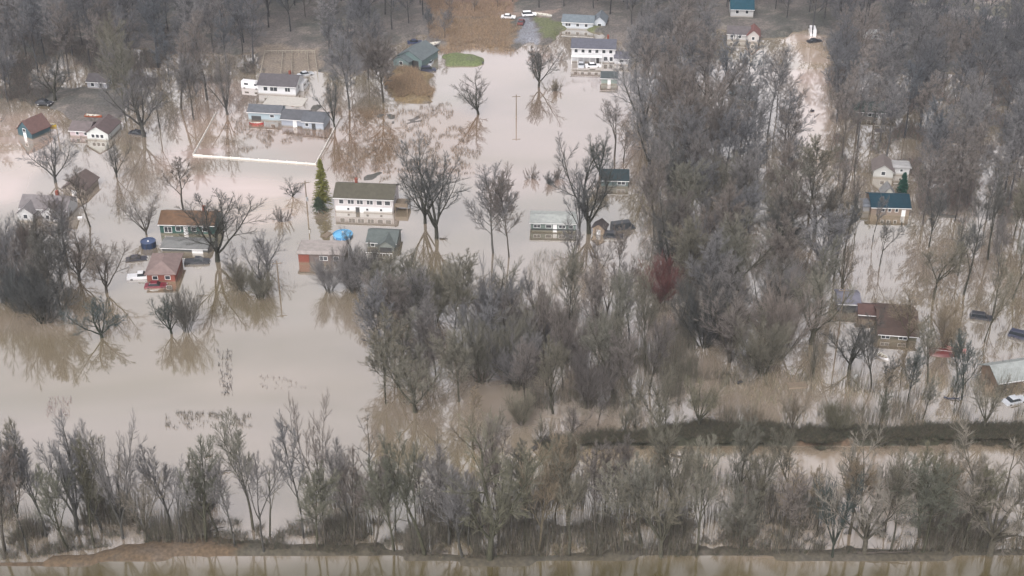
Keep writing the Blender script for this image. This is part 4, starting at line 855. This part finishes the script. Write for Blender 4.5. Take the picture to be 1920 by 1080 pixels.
# white yard fence round the flooded yard
PLAST = mat('fence_white', (.6, .58, .54), .6, .08, 2)
f = empty('yard_fence', G(362, 292, 0)); tag(f, 'low white fence enclosing the flooded yard left of the conifer', 'fence'); o0 = f.location.copy()
cor = [G(405, 213, 0), G(362, 292, 0), G(592, 309, 0), G(638, 222, 0)]
for a, b in zip(cor[:-1], cor[1:]):
    a2, b2 = a - o0, b - o0; Ld = (b2 - a2).length; n = max(2, round(Ld / 2.4)); ang = math.atan2((b2 - a2).y, (b2 - a2).x)
    for i in range(n):
        q = a2.lerp(b2, i / n); zz = random.uniform(-.07, .07); tl = random.uniform(-.02, .02)
        MB().box(-.07, .07, -.07, .07, -.4, .56 + zz, ang, q).build('post', PLAST, f)
        m = MB(); m.box(.09, Ld / n - .09, -.03, .03, -.3, .34, ang, q + Vector((0, 0, zz)), ry=tl); m.box(.09, Ld / n - .09, -.06, .06, .345, .42, ang, q + Vector((0, 0, zz)), ry=tl); m.build('panel', PLAST, f)
# garden plots with low pale walls
gpos = G(540, 140, 0); gf = empty('garden_fence', (gpos.x, gpos.y, .5)); tag(gf, 'low pale wire fence round the garden plots above the white ranch house', 'fence')
rows = [G(497, 100, .5), G(590, 100, .5), G(596, 142, .5), G(488, 140, .5)]
FEN = mat('old_fence', (.34, .31, .26), .9, .3, 3)
segs = [(rows[0], rows[1]), (rows[1], rows[2]), (rows[3], rows[0]), (rows[0].lerp(rows[1], .36), rows[3].lerp(rows[2], .36)), (rows[0].lerp(rows[1], .55), rows[3].lerp(rows[2], .55)), (rows[0].lerp(rows[1], .85), rows[3].lerp(rows[2], .85))]
for a, b in segs:
    a2 = a - gf.location; b2 = b - gf.location; Ld = (b2 - a2).length; ang = math.atan2((b2 - a2).y, (b2 - a2).x)
    m = MB(); m.box(0, Ld, -.03, .03, .75, .9, ang, a2); m.box(0, Ld, -.02, .02, .35, .45, ang, a2); m.build('rail', FEN, gf)
    for i in range(int(Ld / 2) + 1): MB().box(-.06, .06, -.06, .06, -.3, 1.0, ang, a2.lerp(b2, (i + .02) / (Ld / 2 + .1))).build('post', FEN, gf)

def pole(label, px, py, h, arm=True, can=False, arms=1, name='utility_pole', cat='utility pole', lean=0):
    p = G(px, py, 0); p.z = max(0, ground_z(p)) - .5; root = empty(name, p, R(random.uniform(-20, 20))); tag(root, label, cat)
    root.rotation_euler = (0, R(lean), root.rotation_euler.z)
    MB().cyl((0, 0, 0), (0, 0, h + .5), .17, .11, 9).build('post', WOOD, root)
    if arm:
        for k in range(arms):
            c = MB().box(-1.1, 1.1, -.19, -.09, h - .1 - k * .8, h + .04 - k * .8).build('crossarm', WOOD, root)
            ins = MB()
            for u in (-.95, -.4, .4, .95): ins.cyl((u, -.14, h + .04 - k * .8), (u, -.14, h + .2 - k * .8), .05, .04, 6)
            ins.build('insulator', METAL, c)
    if can: MB().cyl((.05, -.42, h * .48), (.05, -.42, h * .48 + .9), .28, .28, 12).build('transformer', METAL, root)
pole('thin utility pole alone in the open flood water, with its long reflection', 968, 221, 6.6)
pole('utility pole with dark transformer left of the conifer', 577, 402, 8.6, can=True)
pole('utility pole below the low brown and red brick house', 524, 543, 6.8)
pole('utility pole at the left edge beside the open water', 8, 868, 6.5, arm=False)
pole('utility pole left of the blue grey garage', 1570, 640, 12)
pole('post in water between the boathouse and the pink house', 110, 262, 3, arm=False, name='mooring_post', cat='post')

# yellow green conifer and the dark small ones
def conifer(label, px, py, h, w_, col, seed, name='conifer'):
    rg = random.Random(seed); p = G(px, py, 0); root = empty(name, p); tag(root, label, 'conifer')
    tr = MB().cyl((0, 0, -.5), (0, 0, h * .97), .26 * h / 9, .03, 8).build('trunk', BARK, root); tr.color = (.06, .05, .04, 1)
    V = []; Fc = []
    for k in range(int(42 * h)):
        t = rg.random() ** .8; z = .6 + (h - .6) * t; rl = w_ / 2 * (1 - t) ** .85 * rg.uniform(.55, 1.12) + .15; az = rg.random() * 6.283
        dr = -.18 + .35 * t
        for j in range(17):
            s_ = (j + 1) / 17; b = Vector((math.cos(az) * rl * s_, math.sin(az) * rl * s_, z + dr * rl * s_ - .1 * s_ * s_))
            for q in range(2):
                d = Vector((rg.uniform(-1, 1), rg.uniform(-1, 1), rg.uniform(-.9, .35))).normalized() * rg.uniform(.18, .42); a = d.orthogonal().normalized() * .06
                n = len(V); V += [b + a, b - a, b + d]; Fc.append((n, n + 1, n + 2))
    c = mesh_obj('crown', V, Fc, TWIG, root); c.color = (*col, 1)
conifer('yellow green conifer at the left end of the long white house', 606, 386, 11.8, 5.0, (.115, .115, .032), 1)
conifer('dark green bushy conifer against the wall of the long white house', 598, 396, 3.6, 4.4, (.04, .055, .035), 2)
conifer('small dark green conifer behind the tan house with teal roof', 1691, 364, 5.6, 3.0, (.02, .06, .045), 3)

# driftwood and floating things
def log(label, px, py, L, rot, col=(.07, .06, .05), r=.2, tilt=4, branches=3, name='driftwood_log', group=None):
    rg = random.Random(int(px)); root = empty(name, G(px, py, .05) , R(rot)); tag(root, label, 'log', group)
    root.location.z = max(.05, ground_z(root.location) + .1)
    m = MB(); pts = [Vector((-L / 2 + L * i / 6, rg.uniform(-.2, .2), (i / 6) * math.sin(R(tilt)) * L + rg.uniform(-.05, .08))) for i in range(7)]
    for i in range(6): m.cyl(pts[i], pts[i + 1], r * (1 - i / 9), r * (1 - (i + 1) / 9), 7)
    for k in range(branches):
        i = rg.randrange(2, 6); d = Vector((rg.uniform(.3, 1.2), rg.uniform(-1.3, 1.3), rg.uniform(.1, .9))); m.cyl(pts[i], pts[i] + d, r * .35, r * .1, 5); m.cyl(pts[i] + d, pts[i] + d * 1.6 + Vector((.2, .1, .2)), r * .12, .02, 4)
    o = m.build('stem', mat('driftwood', col, .9, .3, 4), root)
log('dark log floating alone in the open water above the bank trees', 418, 885, 2.6, 10)
log('short dark log floating in the open water, upper of two small ones', 392, 855, 1.2, 20, branches=1)
log('long dark log lying in the shallows by the leaning bank tree', 392, 996, 5, 12)
log('tangled dark log above the long one by the leaning bank tree', 388, 946, 3, -5, branches=6)
log('dark branchy log between the tangled log and the long log', 380, 958, 2.6, 5, branches=5)
log('freshly broken pale branch in the bank woods below centre', 1122, 985, 2.6, -40, (.5, .45, .38), .13, 10, 2)
log('long dark log at the water edge of the right bank', 1655, 1044, 8, -3, r=.22)
log('dark log with bare branches at the water edge of the bank below centre', 810, 1040, 5, 8, branches=8)
log('grey fallen log in the water under the dark embankment', 1290, 858, 6, -14, r=.16)
log('dark log across the flooded strip above the embankment', 1575, 782, 2.2, -10)
log('jagged dark log in the water below the overturned red brown boat', 1785, 748, 2.8, -20, (.05, .055, .08), branches=5)
log('dark plank like log in open water near the right edge', 1890, 455, 1.8, 0, branches=1)
log('dark log floating at the foot of the leaning tall tree by the long white house', 832, 448, 1.8, -5, branches=2)
# fallen trunk broken into an arch
root = empty('fallen_tree', G(1022, 845, 0)); tag(root, 'dark fallen tree broken into a pointed arch left of the embankment', 'fallen tree')
m = MB(); m.cyl((-2.2, 0, -.3), (0, .3, 2.9), .16, .12, 7); m.cyl((0, .3, 2.9), (2.6, .1, .2), .13, .17, 7); m.cyl((0, .3, 2.9), (.3, .4, 3.5), .07, .03, 5); m.cyl((-1.2, .1, 1.2), (-2.2, -.3, 2.0), .06, .02, 5)
m.build('stem', mat('driftwood', (.05, .045, .04), .9, .3, 4), root)
def drum(label, px, py, col, rot=20):
    root = empty('floating_drum', G(px, py, .12), R(rot)); tag(root, label, 'drum')
    m = MB()
    for a, b, r0, r1 in ((-.5, -.46, .3, .32), (-.46, .46, .31, .31), (.46, .5, .32, .3), (-.18, -.14, .33, .33), (.14, .18, .33, .33)): m.cyl((a, 0, 0), (b, 0, 0), r0, r1, 14)
    m.build('shell', paint(col), root)
    MB().cyl((.5, .12, .08), (.54, .12, .08), .05, .05, 8).build('bung', METAL, root)
drum('dark drum floating in the flooded strip at the edge of the dense woods', 1387, 717, (.02, .02, .025))
drum('white drum floating in front of the black spreading tree', 1604, 706, (.6, .6, .6), 60)
drum('dark drum in the water of the narrow flooded lane', 1523, 208, (.02, .02, .03))
drum('dark drum at the end of the drive by the small lawn', 905, 118, (.03, .03, .03), 90)
drum('pale drum beside the many gabled house', 150, 408, (.6, .6, .62), 10)
# wooden dock by the flooded road
def dock(label, px, py, L, Wd, rot):
    root = empty('floating_dock', G(px, py, .1), R(rot)); tag(root, label, 'dock')
    m = MB()
    for i in range(int(L / .3)): m.box(-L / 2 + i * .3, -L / 2 + i * .3 + .27, -Wd / 2, Wd / 2, 0, .06)
    m.build('deck_boards', WOOD, root)
    fr = MB(); fr.box(-L / 2, L / 2, -Wd / 2 - .06, -Wd / 2 - .003, -.15, .08); fr.box(-L / 2, L / 2, Wd / 2 + .003, Wd / 2 + .06, -.15, .08); fr.build('frame', WOOD, root)
dock('brown picnic platform afloat beside the round blue pool', 613, 440, 2.6, 1.3, 60)
dock('dark platform floating in the strip above the embankment', 1495, 722, 3.6, 1.6, 6)


# ------------------------------------------------------------------ haze
hm = bpy.data.materials.new('haze_air'); hm.use_nodes = True; t = hm.node_tree; t.nodes.clear()
ou = t.nodes.new('ShaderNodeOutputMaterial'); pv = t.nodes.new('ShaderNodeVolumePrincipled')
pv.inputs['Color'].default_value = (.86, .90, 1.0, 1); pv.inputs['Density'].default_value = .0001
t.links.new(pv.outputs[0], ou.inputs['Volume'])
hz = MB().box(-3600, 3600, -1600, 4100, -2.5, 150).build('haze', hm); tag(hz, 'thin pale haze over the flooded valley', 'haze', kind='stuff')
